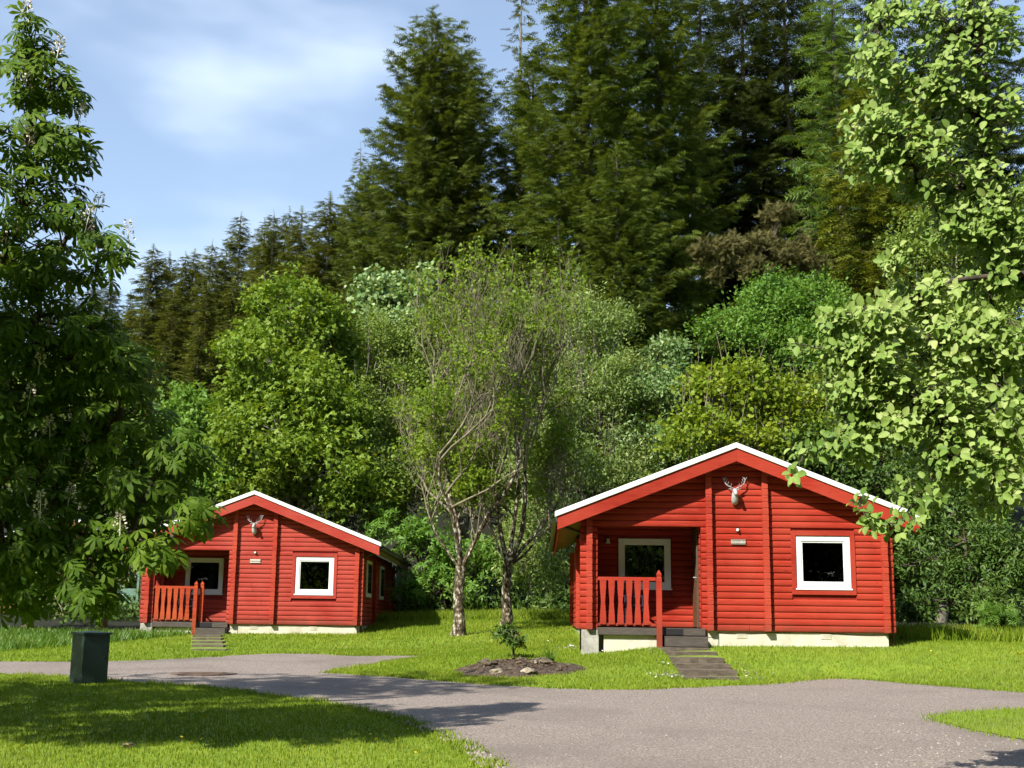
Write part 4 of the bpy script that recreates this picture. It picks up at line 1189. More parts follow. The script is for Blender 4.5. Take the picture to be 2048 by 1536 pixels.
def broadleaf(name, label, cat, lobes, base, leafm, barkm, tmpl, lsize, clusters=260, per=26, spread=0.30, trunk_r=0.18, group=None, upright=0.5, twigs=16, droop=0.0, fill=0.62, shoots=0, clump=True):
    """a tree or shrub: trunk and limbs to every lobe, leaf clumps through each lobe's shell"""
    root = empty(name, base)
    tag(root, label, cat, group)
    b = np.array(base, float)
    tb = Tubes(5)
    lobes = [np.asarray(q, float) for q in lobes]
    low = min(q[2] - q[5] for q in lobes)
    cen = np.mean([q[:3] for q in lobes], 0)
    fork = np.array([b[0] * 0.6 + cen[0] * 0.4, b[1] * 0.6 + cen[1] * 0.4, max(b[2] + 0.5, min(low + 0.4, cen[2] - 0.5))])
    tb.add(curve(b - np.array([0, 0, 0.3]), fork, 6, 0, 0.02) - b, np.linspace(trunk_r * 1.25, trunk_r * 0.85, 6), 8)
    Vs, Fs, off = [], [], 0
    for q in lobes:
        c, r = q[:3], q[3:6]
        tip = c + np.array([0, 0, 0.6 * r[2]])
        main = curve(fork, tip, 7, 0.0, 0.05)
        tb.add(main - b, np.linspace(trunk_r * 0.62, 0.02, 7), 6)
        vol = (r[0] * r[1] * r[2]) ** (1 / 3)
        nc = max(30, int(clusters * (vol / 2.0) ** 2))
        d = rand_unit(nc)
        d[:, 2] = np.where(d[:, 2] < -0.55, -d[:, 2], d[:, 2])
        rad = fill + (1.04 - fill) * rng.random(nc) ** 0.55
        rad *= 1 + 0.16 * np.sin(5 * d[:, 0] + c[0]) * np.sin(4 * d[:, 2] + c[2]) + 0.10 * np.sin(9 * d[:, 0] - 7 * d[:, 2])
        C = c + d * r * rad[:, None]
        if clump:
            ns = max(6, int(11 * vol))
            sub = rand_unit(ns); sub[:, 2] = np.abs(sub[:, 2]) * 1.1 - 0.25
            sub = norm(sub) * r * rng.uniform(0.6, 0.86, (ns, 1))
            sr = rng.uniform(0.26, 0.46, ns) * vol
            pick = rng.integers(0, ns, nc)
            d = norm(rand_unit(nc) + 0.5 * norm(sub[pick]))
            C2 = c + sub[pick] + d * sr[pick][:, None] * (rng.random(nc) ** 0.4)[:, None] * np.array([1, 1, 0.8])
            C = np.where(rng.random((nc, 1)) < 0.86, C2, C)
        for k in range(min(twigs, nc)):
            s0 = main[rng.integers(2, 6)]
            tb.add(curve(s0, C[k], 4, 0.05, 0.06) - b, np.linspace(0.028, 0.006, 4), 4)
        for k in range(shoots):
            p = c + rand_unit(1)[0] * r * 0.7
            e = p + np.array([rng.normal(0, 0.25), rng.normal(0, 0.25), rng.uniform(0.8, 1.8)])
            tb.add(curve(p, e, 4, 0.0, 0.05) - b, np.linspace(0.022, 0.005, 4), 4)
        np_ = rng.poisson(per, nc) + 3
        P = np.repeat(C, np_, 0)
        D = np.repeat(d, np_, 0)
        P = P + rng.normal(0, 1, P.shape) * spread * np.array([1, 1, 0.75]) * np.repeat(rng.uniform(0.6, 1.3, nc), np_)[:, None]
        nrm = norm(D * 0.5 + np.array([0, 0, upright]) + rng.normal(0, 0.45, P.shape))
        ya = norm(D * 0.6 + rng.normal(0, 0.7, P.shape) + np.array([0, 0, -droop]))
        S = lsize * rng.uniform(0.65, 1.3, len(P))
        V, F = place(*tmpl, P - b, ya, nrm, S)
        Vs.append(V); Fs.append(F + off); off += len(V)
    tb.build("trunk", barkm, root)
    F = np.concatenate(Fs)
    tag(link("crown", np_mesh("crown", np.concatenate(Vs), fixquads(F)), leafm, root), kind="stuff")
    return root

# ------------------------------------------------------------------ conifers
def conifer_meshes(H, Rm, leafm, barkm, per_m=2.6, nb=5, droop=0.10, irregular=0.25, tmplsize=0.55, low=0.12, power=0.8, upsweep=0.0, density=1.0, trunk_r=0.2):
    tb = Tubes(5)
    tz = np.linspace(-0.5, H, 9)
    wob = np.cumsum(rng.normal(0, 0.03, (9, 2)), 0)
    wob[:2] = 0
    tb.add(np.column_stack([wob, tz]), trunk_r * (1 - 0.95 * np.clip(tz / H, 0, 1)) + 0.012, 7)
    Ps, Ys, Ns, Ss = [], [], [], []
    h = H * low
    while h < H * 0.995:
        f = h / H
        k = nb if rng.random() < 0.7 else nb - 1
        a0 = rng.uniform(0, 6.28)
        if f > 0.93: k = max(3, nb - 2)
        for j in range(k):
            a = a0 + 2 * math.pi * j / k + rng.normal(0, 0.25)
            ln = Rm * (1 - f) ** power * rng.uniform(1 - irregular, 1 + irregular * 0.7) + 0.12
            if rng.random() < irregular * 0.25: ln *= 0.5
            el = R(8 + 38 * max(0, f - 0.3)) - droop * (1 - f) * 2.2 + rng.normal(0, 0.08)
            dirh = np.array([math.cos(a), math.sin(a), 0])
            n = max(3, int(ln / 0.16))
            t = np.linspace(0.10, 1, n)
            z = ln * (t * math.tan(el) - droop * t ** 2 * 1.6 + (droop * 1.0 + upsweep) * t ** 4)
            pts = np.array([0, 0, h]) + dirh * (ln * t)[:, None] + np.array([0, 0, 1]) * z[:, None]
            ii = np.linspace(0, n - 1, 4).astype(int)
            if ln > 0.8: tb.add(pts[ii], np.linspace(0.035 * (1 - f) + 0.012, 0.006, 4), 3)
            perp = np.array([-dirh[1], dirh[0], 0])
            m = int(n * 2 * density * (1 + 0.5 * (ln > 2)))
            s = rng.integers(0, n, m)
            side = rng.choice([-1, 1], m)
            tt = t[s]
            offs = side[:, None] * perp * (ln * 0.16 * (1 - tt) * rng.random(m) * (0.6 + 0.8 * (ln > 1.5)))[:, None]
            P = pts[s] + offs + rng.normal(0, 0.05, (m, 3))
            Yd = dirh * 0.75 + side[:, None] * perp * rng.uniform(0.1, 1.0, (m, 1)) + np.array([0, 0, 1]) * (rng.normal(-0.18, 0.22, (m, 1)) + upsweep)
            Nn = np.array([0, 0, 1]) + rng.normal(0, 0.65, (m, 3))
            S = tmplsize * rng.uniform(0.6, 1.25, m) * (0.55 + 0.45 * min(1, ln / 1.5))
            Ps.append(P); Ys.append(Yd); Ns.append(Nn); Ss.append(S)
            Ps.append(pts[-1:]); Ys.append((dirh + np.array([0, 0, upsweep - 0.05]))[None]); Ns.append(np.array([[0, 0, 1.0]])); Ss.append(np.array([tmplsize * 0.9]))
        h += (1 / per_m) * rng.uniform(0.7, 1.3) * (0.6 + 0.4 * (1 - f) + 0.15)
    Ps.append(np.array([[wob[-1][0], wob[-1][1], H - 0.1]])); Ys.append(np.array([[0.05, 0, 1.0]])); Ns.append(np.array([[0, -1.0, 0]])); Ss.append(np.array([tmplsize * 1.2]))
    V, F = place(*T_SPRAY, np.concatenate(Ps), np.concatenate(Ys), np.concatenate(Ns), np.concatenate(Ss))
    fm = np_mesh("foliage", V, [F]); fm.materials.append(leafm)
    tm = np_mesh("trunk", np.concatenate(tb.V), [np.concatenate(tb.F)], smooth=True); tm.materials.append(barkm)
    return tm, fm

def put_conifer(meshes, H, name, label, px, py, Y, group=None, rz=None, H_t=None, wide=1.0):
    top = at(px, py, Y)
    g = gz(top[0], Y)
    s = (top[2] - g) / H
    r = empty(name, (top[0], Y, g), rng.uniform(0, 6.28) if rz is None else rz)
    r.scale = (s * wide, s * wide, s)
    tag(r, label, "tree", group)
    copy_obj("trunk", meshes[0], r, (0, 0, 0))
    tag(copy_obj("foliage", meshes[1], r, (0, 0, 0)), kind="stuff")
    return r

spr = [conifer_meshes(20, 3.3, L['spruce'], M['barkgrey'], per_m=2.6, nb=5, droop=0.16, irregular=0.45, tmplsize=0.62, low=0.10, power=0.75, density=1.5) for _ in range(3)]
GS = "spruces on the left hillside"
LS = "slender dark spruce in the stand on the left hillside"
for i, (px, py, Y) in enumerate([(-60, 610, 120), (20, 590, 118), (95, 600, 120), (150, 585, 115), (190, 565, 112), (222, 562, 108), (262, 590, 104), (310, 497, 102), (338, 512, 106), (372, 512, 100), (392, 505, 104), (425, 488, 98), (452, 498, 103), (481, 432, 108), (508, 520, 98),
                                 (532, 446, 104), (548, 432, 96), (578, 424, 100), (602, 424, 94), (630, 455, 97), (658, 396, 90), (690, 408, 96),
                                 (290, 610, 90), (350, 580, 88), (415, 570, 86), (470, 560, 85), (250, 690, 82), (330, 690, 78), (400, 660, 79), (530, 540, 84), (590, 510, 82)]):
    lb, gr = LS, GS
    if i >= 22: lb, gr = "spruce on the left hillside standing below the skyline row", "lower spruces on the left hillside"
    if (px, py) == (481, 432): lb, gr = "tallest slender spire in the row of spruces on the left skyline", None
    if (px, py) == (658, 396): lb, gr = "pointed spruce on the skyline close left of the broad olive fir", None
    if (px, py) == (310, 497): lb, gr = "spruce top rising just right of the chestnut's outermost leaves", None
    put_conifer(spr[i % 3], 20, "spruce_tree", lb, px, py, Y, gr, wide=rng.uniform(1.0, 1.45))
larchm = conifer_meshes(20, 2.0, L['spruce'], M['barkgrey'], per_m=1.5, nb=4, droop=0.1, irregular=0.4, tmplsize=0.6, low=0.2, power=0.8, density=0.5)
put_conifer(larchm, 20, "spruce_tree", "tall thin spruce with a sparse top left of the great fir", 722, 296, 88, None)
put_conifer(larchm, 20, "spruce_tree", "sparse spire of a spruce rising between the two great firs", 1043, -20, 82, None, wide=1.0)

firA = conifer_meshes(24, 4.4, L['fir'], M['barkdark'], per_m=3.2, nb=6, droop=0.09, irregular=0.35, tmplsize=0.52, low=0.10, power=0.48, upsweep=0.12, density=1.45, trunk_r=0.35)
firB = conifer_meshes(32, 5.6, L['firgreen'], M['barkdark'], per_m=2.6, nb=6, droop=0.12, irregular=0.5, tmplsize=0.58, low=0.06, power=0.55, upsweep=0.10, density=1.2, trunk_r=0.60)
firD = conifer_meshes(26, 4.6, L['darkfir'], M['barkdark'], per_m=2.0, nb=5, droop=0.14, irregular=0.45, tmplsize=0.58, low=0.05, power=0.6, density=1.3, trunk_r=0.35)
put_conifer(firA, 24, "fir_tree", "broad olive green fir whose rounded top stands out against the sky", 868, 42, 66, rz=0.6)
put_conifer(firA, 24, "fir_tree", "fir close behind the broad olive fir, right of its top", 925, 110, 72, rz=2.6, wide=0.9)
put_conifer(firA, 24, "fir_tree", "lower fir in front of the broad olive fir's foot", 745, 330, 74, rz=4.1, wide=0.9)
put_conifer(firB, 32, "fir_tree", "great dark green fir with a thick trunk rising above the frame", 1175, -160, 60, rz=1.0)
put_conifer(firB, 32, "fir_tree", "tall fir just right of the great thick-trunked fir", 1310, -110, 65, rz=3.4, wide=0.95)
put_conifer(firB, 32, "fir_tree", "fir filling the gap left of the great thick-trunked fir", 1065, 120, 68, rz=5.0, wide=0.9)
put_conifer(firB, 32, "fir_tree", "lower fir with sunlit drooping boughs in front of the great fir", 1235, 300, 53, rz=2.2, wide=1.05)
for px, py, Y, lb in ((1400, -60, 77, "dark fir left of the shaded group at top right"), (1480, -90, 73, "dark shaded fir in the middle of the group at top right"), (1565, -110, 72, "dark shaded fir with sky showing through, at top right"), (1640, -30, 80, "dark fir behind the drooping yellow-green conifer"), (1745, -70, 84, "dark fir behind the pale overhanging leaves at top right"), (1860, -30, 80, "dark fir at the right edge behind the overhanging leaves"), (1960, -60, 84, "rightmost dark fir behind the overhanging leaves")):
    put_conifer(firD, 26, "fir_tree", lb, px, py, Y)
cyp = conifer_meshes(20, 4.2, L['cypress'], M['barkdark'], per_m=3.0, nb=6, droop=0.24, irregular=0.35, tmplsize=0.6, low=0.05, power=0.6, density=0.95, trunk_r=0.3)
put_conifer(cyp, 20, "hemlock_tree", "drooping yellow-green conifer between dark firs and overhanging leaves", 1760, 130, 50)
larch2 = conifer_meshes(20, 3.0, L['larch'], M['barkdark'], per_m=2.4, nb=5, droop=0.1, irregular=0.4, tmplsize=0.6, low=0.2, power=0.7, density=1.0)
put_conifer(larch2, 20, "larch_tree", "feathery light green larch among the dark firs at top right", 1660, -40, 58)

# ------------------------------------------------------------------ broadleaved belt behind the cabins
def LW(*q): return [lobe_world(*t) for t in q]
def foot(px, Y):
    x = at(px, 1240, Y)[0]
    return (x, Y, gz(x, Y))
broadleaf("sycamore_tree", "yellow-green sycamore behind the farther cabin's roof", "tree",
          LW((578, 640, 85, 92, 46), (515, 735, 85, 100, 45), (640, 700, 85, 90, 46.5), (620, 820, 105, 110, 45), (540, 890, 110, 110, 44), (485, 840, 55, 80, 45.5), (640, 930, 100, 90, 44), (700, 1000, 80, 70, 44.8), (590, 1010, 90, 60, 45.6), (480, 980, 90, 70, 45)), foot(590, 46), L['sycamore'], M['barkgrey'], T_MAPLE, 0.17, clusters=300, per=13, spread=0.26, trunk_r=0.22)
broadleaf("broadleaf_tree", "olive green small-leaved tree right of the sycamore", "tree",
          LW((735, 700, 80, 85, 48), (760, 800, 90, 95, 47), (720, 880, 80, 90, 46.5), (770, 960, 80, 80, 46), (740, 1040, 70, 70, 46)), foot(745, 48), L['olive'], M['barkgrey'], T_QUAD, 0.13, clusters=330, per=26, spread=0.25, shoots=10)
broadleaf("whitebeam_tree", "pale silvery-leaved treetop showing above the olive green tree", "tree",
          LW((770, 592, 60, 48, 51), (840, 600, 55, 55, 51), (800, 650, 70, 50, 50.5)), foot(800, 51.5), L['pale'], M['barkgrey'], T_ROUND, 0.20, clusters=300, per=16, spread=0.25)
broadleaf("broadleaf_tree", "green tree filling the wood behind the two bare-twigged trees", "tree",
          LW((880, 720, 100, 110, 49), (870, 880, 110, 110, 48), (990, 790, 100, 120, 48.5), (960, 950, 110, 110, 47), (840, 990, 90, 90, 46), (1030, 660, 70, 80, 49.5)), foot(930, 48.5), L['olive'], M['barkgrey'], T_QUAD, 0.14, clusters=330, per=24, spread=0.28, shoots=8)
broadleaf("chestnut_sapling", "low horse chestnut with large palmate leaves behind the speckled trunks", "tree",
          LW((850, 1110, 75, 70, 43), (930, 1150, 85, 75, 43), (790, 1080, 50, 60, 44), (1010, 1120, 60, 70, 43.5), (880, 1190, 90, 40, 42)), foot(900, 43.5), L['bright'], M['barkdark'], T_PALM5, 0.22, clusters=130, per=5, spread=0.24)
broadleaf("willow_tree", "grey-green twiggy tree left of the nearer cabin's roof", "tree",
          LW((1180, 665, 85, 95, 44), (1160, 800, 105, 115, 43), (1235, 820, 90, 120, 43.5), (1120, 930, 100, 105, 42), (1210, 960, 100, 100, 42), (1100, 1060, 85, 85, 40), (1090, 1150, 80, 75, 39)), foot(1170, 43), L['willow'], M['barkgrey'], T_LANCE, 0.16, clusters=360, per=26, spread=0.26, shoots=10)
broadleaf("shrub", "white-tipped shrub below the dark gap in the wood", "shrub",
          LW((1340, 735, 65, 55, 44), (1310, 800, 70, 70, 43), (1300, 900, 70, 70, 42.5), (1360, 930, 70, 60, 42.5)), foot(1335, 44.5), L['pale'], M['barkgrey'], T_QUAD, 0.16, clusters=300, per=20, spread=0.25)
broadleaf("hazel_bush", "yellow-green hazel with upright tan stems behind the nearer cabin's ridge", "shrub",
          LW((1440, 800, 75, 70, 41), (1520, 800, 80, 75, 41), (1400, 880, 70, 70, 40), (1500, 890, 90, 60, 40.5), (1590, 840, 80, 80, 41.5), (1640, 900, 60, 60, 41)), foot(1460, 41.5), L['hazel'], M['twigash'], T_ROUND, 0.15, clusters=260, per=16, spread=0.28, shoots=12, twigs=20)
broadleaf("rhododendron", "fresh green rounded rhododendron below the brownish pine", "shrub",
          LW((1470, 680, 75, 75, 46), (1545, 630, 80, 80, 46.5), (1625, 620, 70, 70, 47), (1580, 720, 90, 70, 45.5), (1660, 690, 70, 90, 46)), foot(1560, 47), L['bright'], M['barkgrey'], T_QUAD, 0.15, clusters=360, per=24, spread=0.24)
broadleaf("broadleaf_tree", "tall green tree behind the overhanging pale leaves at right", "tree",
          LW((1900, 520, 120, 130, 42), (1960, 700, 110, 140, 41), (1820, 680, 90, 120, 42), (1900, 850, 120, 120, 40), (1760, 830, 90, 110, 41), (1680, 800, 70, 90, 42), (2010, 520, 90, 130, 42), (2080, 760, 90, 140, 40), (2060, 950, 95, 120, 37)), foot(1880, 42), L['olive'], M['barkgrey'], T_QUAD, 0.15, clusters=300, per=24, spread=0.28)
broadleaf("broadleaf_tree", "shaded mid-green trees' undergrowth behind the nearer cabin's right gable", "tree",
          LW((1660, 920, 100, 80, 41), (1770, 960, 110, 80, 40), (1880, 1010, 90, 80, 38), (1590, 900, 70, 60, 41)), foot(1720, 41), L['laurel'], M['barkdark'], T_QUAD, 0.15, clusters=320, per=24, spread=0.26)
broadleaf("laurel_bush", "dark glossy-leaved evergreen bush right of the nearer cabin", "shrub",
          LW((1850, 1150, 60, 90, 31), (1930, 1110, 85, 90, 30.5), (2010, 1130, 80, 110, 30), (1900, 1220, 85, 55, 29.5), (1990, 1225, 80, 55, 29), (2090, 1150, 80, 110, 30)), foot(1950, 31), L['laurel'], M['barkdark'], T_LANCE, 0.17, clusters=420, per=18, spread=0.17, twigs=10)
broadleaf("broadleaf_tree", "mid-green tree left of the sycamore, above the farther cabin", "tree",
          LW((385, 850, 80, 75, 47), (330, 930, 90, 90, 46), (420, 960, 80, 75, 45.5), (280, 930, 70, 80, 47)), foot(350, 47), L['bright'], M['barkgrey'], T_MAPLE, 0.16, clusters=320, per=20, spread=0.26)
broadleaf("broadleaf_tree", "dim green tree behind the hidden third cabin", "tree",
          LW((200, 960, 110, 110, 54), (80, 950, 110, 120, 54), (140, 820, 120, 110, 56), (-20, 850, 100, 140, 55), (300, 1010, 80, 70, 53), (230, 770, 90, 70, 58)), foot(120, 55), L['olive'], M['barkgrey'], T_QUAD, 0.16, clusters=240, per=20, spread=0.3)
broadleaf("azalea_bush", "light green bush at the left edge beyond the cabinet", "shrub",
          LW((40, 1190, 75, 60, 36), (120, 1205, 65, 55, 35), (-40, 1180, 70, 80, 36), (70, 1130, 90, 60, 37)), foot(60, 36.5), L['laurel'], M['twigash'], T_ROUND, 0.11, clusters=380, per=18, spread=0.18, twigs=20)
broadleaf("azalea_bush", "open pale-leaved bush in front of the third cabin's door", "shrub",
          LW((200, 1190, 45, 50, 38), (235, 1150, 40, 45, 38.5), (180, 1235, 40, 25, 37)), foot(205, 38.5), L['pale'], M['twigash'], T_LANCE, 0.15, clusters=160, per=9, spread=0.2, twigs=26, shoots=6)
# brownish pine
broadleaf("pine_tree", "brownish flat-topped pine in front of the dark firs", "tree",
          LW((1562, 440, 40, 34, 49), (1560, 490, 62, 28, 49), (1500, 505, 80, 30, 48.5), (1425, 510, 60, 30, 48), (1600, 525, 60, 28, 48.5), (1480, 545, 70, 22, 48)), foot(1550, 50), L['pine'], M['barkdark'], T_SPRAY, 0.26, clusters=420, per=16, spread=0.16, trunk_r=0.16, twigs=14)
# small green tuft on the edge of the laurel
broadleaf("yew_bush", "small feathery bright green bush at the foot of the dark evergreen", "shrub",
          LW((1990, 1250, 30, 35, 27.5),), foot(1990, 27.6), L['bright'], M['barkdark'], T_SPRAY, 0.22, clusters=500, per=12, spread=0.10, trunk_r=0.04, twigs=8, upright=0.1)
# bed plants
broadleaf("young_shrub", "young dark-leaved shrub growing in the rockery bed", "shrub",
          LW((1020, 1278, 24, 24, 24.0), (1008, 1262, 20, 10, 24.0), (1035, 1285, 14, 18, 23.9)), (at(1028, 1300, 24.0)[0], 24.0, bed_z(at(1028, 1300, 24.0)[0], 24.0)), L['laurel'], M['barkdark'], T_LANCE, 0.11, clusters=2500, per=4, spread=0.05, trunk_r=0.02, twigs=10)
V, F = place(*T_LANCE, LIT, rand_unit(len(LIT)) * np.array([1, 1, 0.3]), np.array([0, 0, 1.0]) + 0.5 * rand_unit(len(LIT)), rng.uniform(0.03, 0.09, len(LIT)))
tag(link("leaf_litter", np_mesh("leaf_litter", V, fixquads(F)), M['litter']), "dry brown leaf litter strewn over the rockery bed", "leaf litter", kind="stuff")
V, F = place(*T_LANCE, EDGE_LITTER, rand_unit(len(EDGE_LITTER)) * np.array([1, 1, 0.2]), np.array([0, 0, 1.0]) + 0.4 * rand_unit(len(EDGE_LITTER)), rng.uniform(0.015, 0.05, len(EDGE_LITTER)))
tag(link("road_litter", np_mesh("road_litter", V, fixquads(F)), M['litter']), "dry brown litter along the road edges", "leaf litter", kind="stuff")
tx, ty = at(1098, 1300, 23.4)[:2]
P = np.column_stack([rng.normal(tx, 0.05, 60), rng.normal(ty, 0.04, 60)])
V, F = blades(P, ground_z(P[:, 0], P[:, 1]) + 0.03, 0.30, 0.022, 0.6)
tag(link("iris_tuft", np_mesh("iris_tuft", V - np.array([tx, ty, gz(tx, ty)]), [F]), M['strap']), "tuft of narrow upright leaves at the back of the rockery bed", "plant")
bpy.data.objects["iris_tuft"].location = (tx, ty, gz(tx, ty))

n = 26000
P = np.column_stack([rng.uniform(-16, 16, n), 43.0 + 9 * rng.random(n) ** 1.5 + 0.8 * np.sin(np.linspace(0, 60, n)), np.zeros(n)])
P = P[~((np.abs(P[:, 0] + 7.2) < 3.3) & (P[:, 1] < 45.9))]
mound = 0.5 + 0.5 * np.sin(P[:, 0] * 1.3 + 0.7 * P[:, 1]) * np.sin(P[:, 1] * 0.9 - P[:, 0] * 0.6)
P[:, 2] = ground_z(P[:, 0], P[:, 1]) + rng.random(len(P)) * (0.25 + 0.9 * mound)
V, F = place(*T_LANCE, P, rand_unit(len(P)) + np.array([0, -0.4, 0.3]), rand_unit(len(P)) + np.array([0, -0.5, 1.0]), rng.uniform(0.14, 0.34, len(P)))
tag(link("undergrowth", np_mesh("undergrowth", V, fixquads(F)), L['laurel']), "low leafy undergrowth covering the dark forest floor", "undergrowth", kind="stuff")

# ------------------------------------------------------------------ the two speckled, sparsely leaved trees
def ash(name, label, px, py, Y, top_px, width_px, forks, seed):
    global rng
    keep = rng
    rng = np.random.default_rng(seed)
    b = np.array([*at(px, py, Y)[:2], 0.0]); b[2] = gz(b[0], b[1])
    k = Y / FPX
    top = at(top_px[0], top_px[1], Y)
    H = top[2] - b[2]
    root = empty(name, b)
    tag(root, label, "tree", "speckled bare-twigged trees")
    big, tw = Tubes(8), Tubes(4)
    leafP, leafD = [], []
    fh = 1.75
    lean = 0.02
    trunk = np.array([(0, 0, -0.2), (0.0, 0, 0.05), (0.02, 0, 0.35), (-0.03, 0.02, 0.9), (lean, 0, fh)])
    big.add(trunk, [0.28, 0.21, 0.155, 0.135, 0.14], 10)
    def grow(p, d, ln, r, lvl):
        n = 5
        pts = [p]
        for i in range(n - 1):
            d = norm(d + rng.normal(0, 0.13, 3) + np.array([0, 0, 0.10 if lvl < 3 else 0.24]))
            pts.append(pts[-1] + d * ln / (n - 1))
        pts = np.array(pts)
        # keep inside the crown's envelope
        (big if lvl < 2 else tw).add(pts, np.linspace(r, r * 0.55, n), 7 if lvl < 2 else (5 if lvl == 2 else 3))
        if lvl >= 3:
            if rng.random() < (0.9 if lvl == 5 else 0.5): leafP.append(pts[-1]); leafD.append(d)
            if rng.random() < 0.25: leafP.append(pts[2]); leafD.append(d)
        if lvl == 5: return
        nk = (0, 4, 5, 5, 3)[lvl] if lvl else 0
        for i in range(nk):
            t = rng.uniform(0.35, 1.0) if i else 1.0
            q = pts[0] + (pts[-1] - pts[0]) * t if t < 1 else pts[-1]
            ii = min(n - 2, int(t * (n - 1))); ft = t * (n - 1) - ii
            q = pts[ii] * (1 - ft) + pts[ii + 1] * ft
            side = norm(np.cross(d, rand_unit(1)[0]))
            nd = norm(d * (0.8 if i == 0 else 0.55) + side * rng.uniform(0.35, 0.85) + np.array([0, 0, 0.12]))
            w = abs(q[0] + nd[0] * ln * 0.6) / (width_px * k * 0.5)
            if w > 1.0: nd[0] *= -0.2; nd = norm(nd + np.array([0, 0, 0.5]))
            if q[2] > H * 0.97: continue
            grow(q, nd, ln * rng.uniform(0.55, 0.72), r * 0.52, lvl + 1)
    for (dx, dy, ln, r) in forks:
        grow(trunk[-1] + np.array([0, 0, -0.1]), norm(np.array([dx, dy, 1.0])), ln, r, 1)
    big.build("trunk", M['barkash'], root)
    tw.build("twigs", M['twigash'], root)
    P = np.array(leafP)
    cap = 5200
    if len(P) > cap: P = P[rng.choice(len(P), cap, replace=False)]
    # leaves gather in loose tufts
    tuft = np.sin(P[:, 0] * 2.3 + 1) * np.sin(P[:, 2] * 1.9) + np.sin(P[:, 1] * 2.1) * 0.5 + rng.normal(0, 0.4, len(P))
    P = P[tuft > -0.2]
    n = 9
    P = np.repeat(P, n, 0) + rng.normal(0, 0.085, (len(P) * n, 3))
    V, F = place(*T_QUAD, P, rand_unit(len(P)) + np.array([0, 0, 0.2]), rand_unit(len(P)) + np.array([0, -0.4, 0.8]), 0.115 * rng.uniform(0.6, 1.3, len(P)))
    tag(link("crown", np_mesh("crown", V, fixquads(F)), L['ash'], root), kind="stuff")
    rng = keep
    return np.array(leafP), H
ash("ash_tree", "front one of two speckled-trunked trees between the cabins, nearer and paler trunk", 917, 1268, 32.5, (930, 480), 330, [(-0.45, 0.1, 3.1, 0.064), (0.06, -0.15, 4.0, 0.080), (0.50, 0.1, 3.3, 0.074), (-0.1, 0.3, 3.6, 0.06), (-1.1, -0.2, 2.1, 0.04), (0.9, -0.3, 2.0, 0.035)], 3)
ash("ash_tree", "rear one of two speckled-trunked trees between the cabins, half hidden by the other", 1013, 1250, 36.0, (1010, 500), 300, [(-0.22, 0.1, 3.8, 0.074), (0.24, -0.1, 4.0, 0.076), (0.55, 0.2, 3.1, 0.062), (0.02, 0.3, 4.0, 0.066), (1.1, -0.2, 2.1, 0.04), (-0.9, -0.3, 1.8, 0.035)], 4)

# ------------------------------------------------------------------ overhanging near trees: singled-out leaves as parts
def leaf_parts(root, tmpl, P, Ya, Nr, S, mat, name="leaf", keep=300, rest_name="foliage"):
    """the leaves that show largest become objects, the rest one mesh"""
    q = project(P)
    vis = (q[:, 0] > 5) & (q[:, 0] < 2043) & (q[:, 1] > 5) & (q[:, 1] < 1531)
    dist = np.linalg.norm(P - np.array([0, 0, CAMZ]), axis=1)
    score = np.where(vis, S / dist, 0)
    pick = np.argsort(-score)[:keep]
    m = np.zeros(len(P), bool); m[pick] = True
    b = np.array(root.location)
    me = np_mesh(name, tmpl[0], fixquads(tmpl[1])); me.materials.append(mat)
    Yn = norm(Ya); Xn = norm(np.cross(Yn, Nr)); Zn = np.cross(Xn, Yn)
    for i in pick:
        o = bpy.data.objects.new(name, me)
        s = S[i]
        o.matrix_local = Matrix(((Xn[i, 0] * s, Yn[i, 0] * s, Zn[i, 0] * s, P[i, 0] - b[0]), (Xn[i, 1] * s, Yn[i, 1] * s, Zn[i, 1] * s, P[i, 1] - b[1]), (Xn[i, 2] * s, Yn[i, 2] * s, Zn[i, 2] * s, P[i, 2] - b[2]), (0, 0, 0, 1)))
        col.objects.link(o)
        o.parent = root
    V, F = place(*tmpl, P[~m] - b, Ya[~m], Nr[~m], S[~m])
    tag(link(rest_name, np_mesh(rest_name, V, fixquads(F)), mat, root), kind="stuff")

# horse chestnut at the left edge (trunk outside the frame)
def chain(centres, trunk_pt, rmax):
    """limbs that grow from lobe to lobe: every lobe hangs on the nearest one closer to the trunk"""
    order = sorted(range(len(centres)), key=lambda i: np.linalg.norm(centres[i] - trunk_pt(centres[i])))
    done, out = [], {}
    for i in order:
        c = centres[i]
        best, bd = trunk_pt(c), np.linalg.norm(c - trunk_pt(c)) * 1.15
        for j in done:
            dd = np.linalg.norm(c - centres[j]) + 0.25 * max(0, centres[j][2] - c[2])
            if dd < bd: best, bd = centres[j], dd
        out[i] = curve(best, c, 7, 0.03, 0.05)
        done.append(i)
    return out

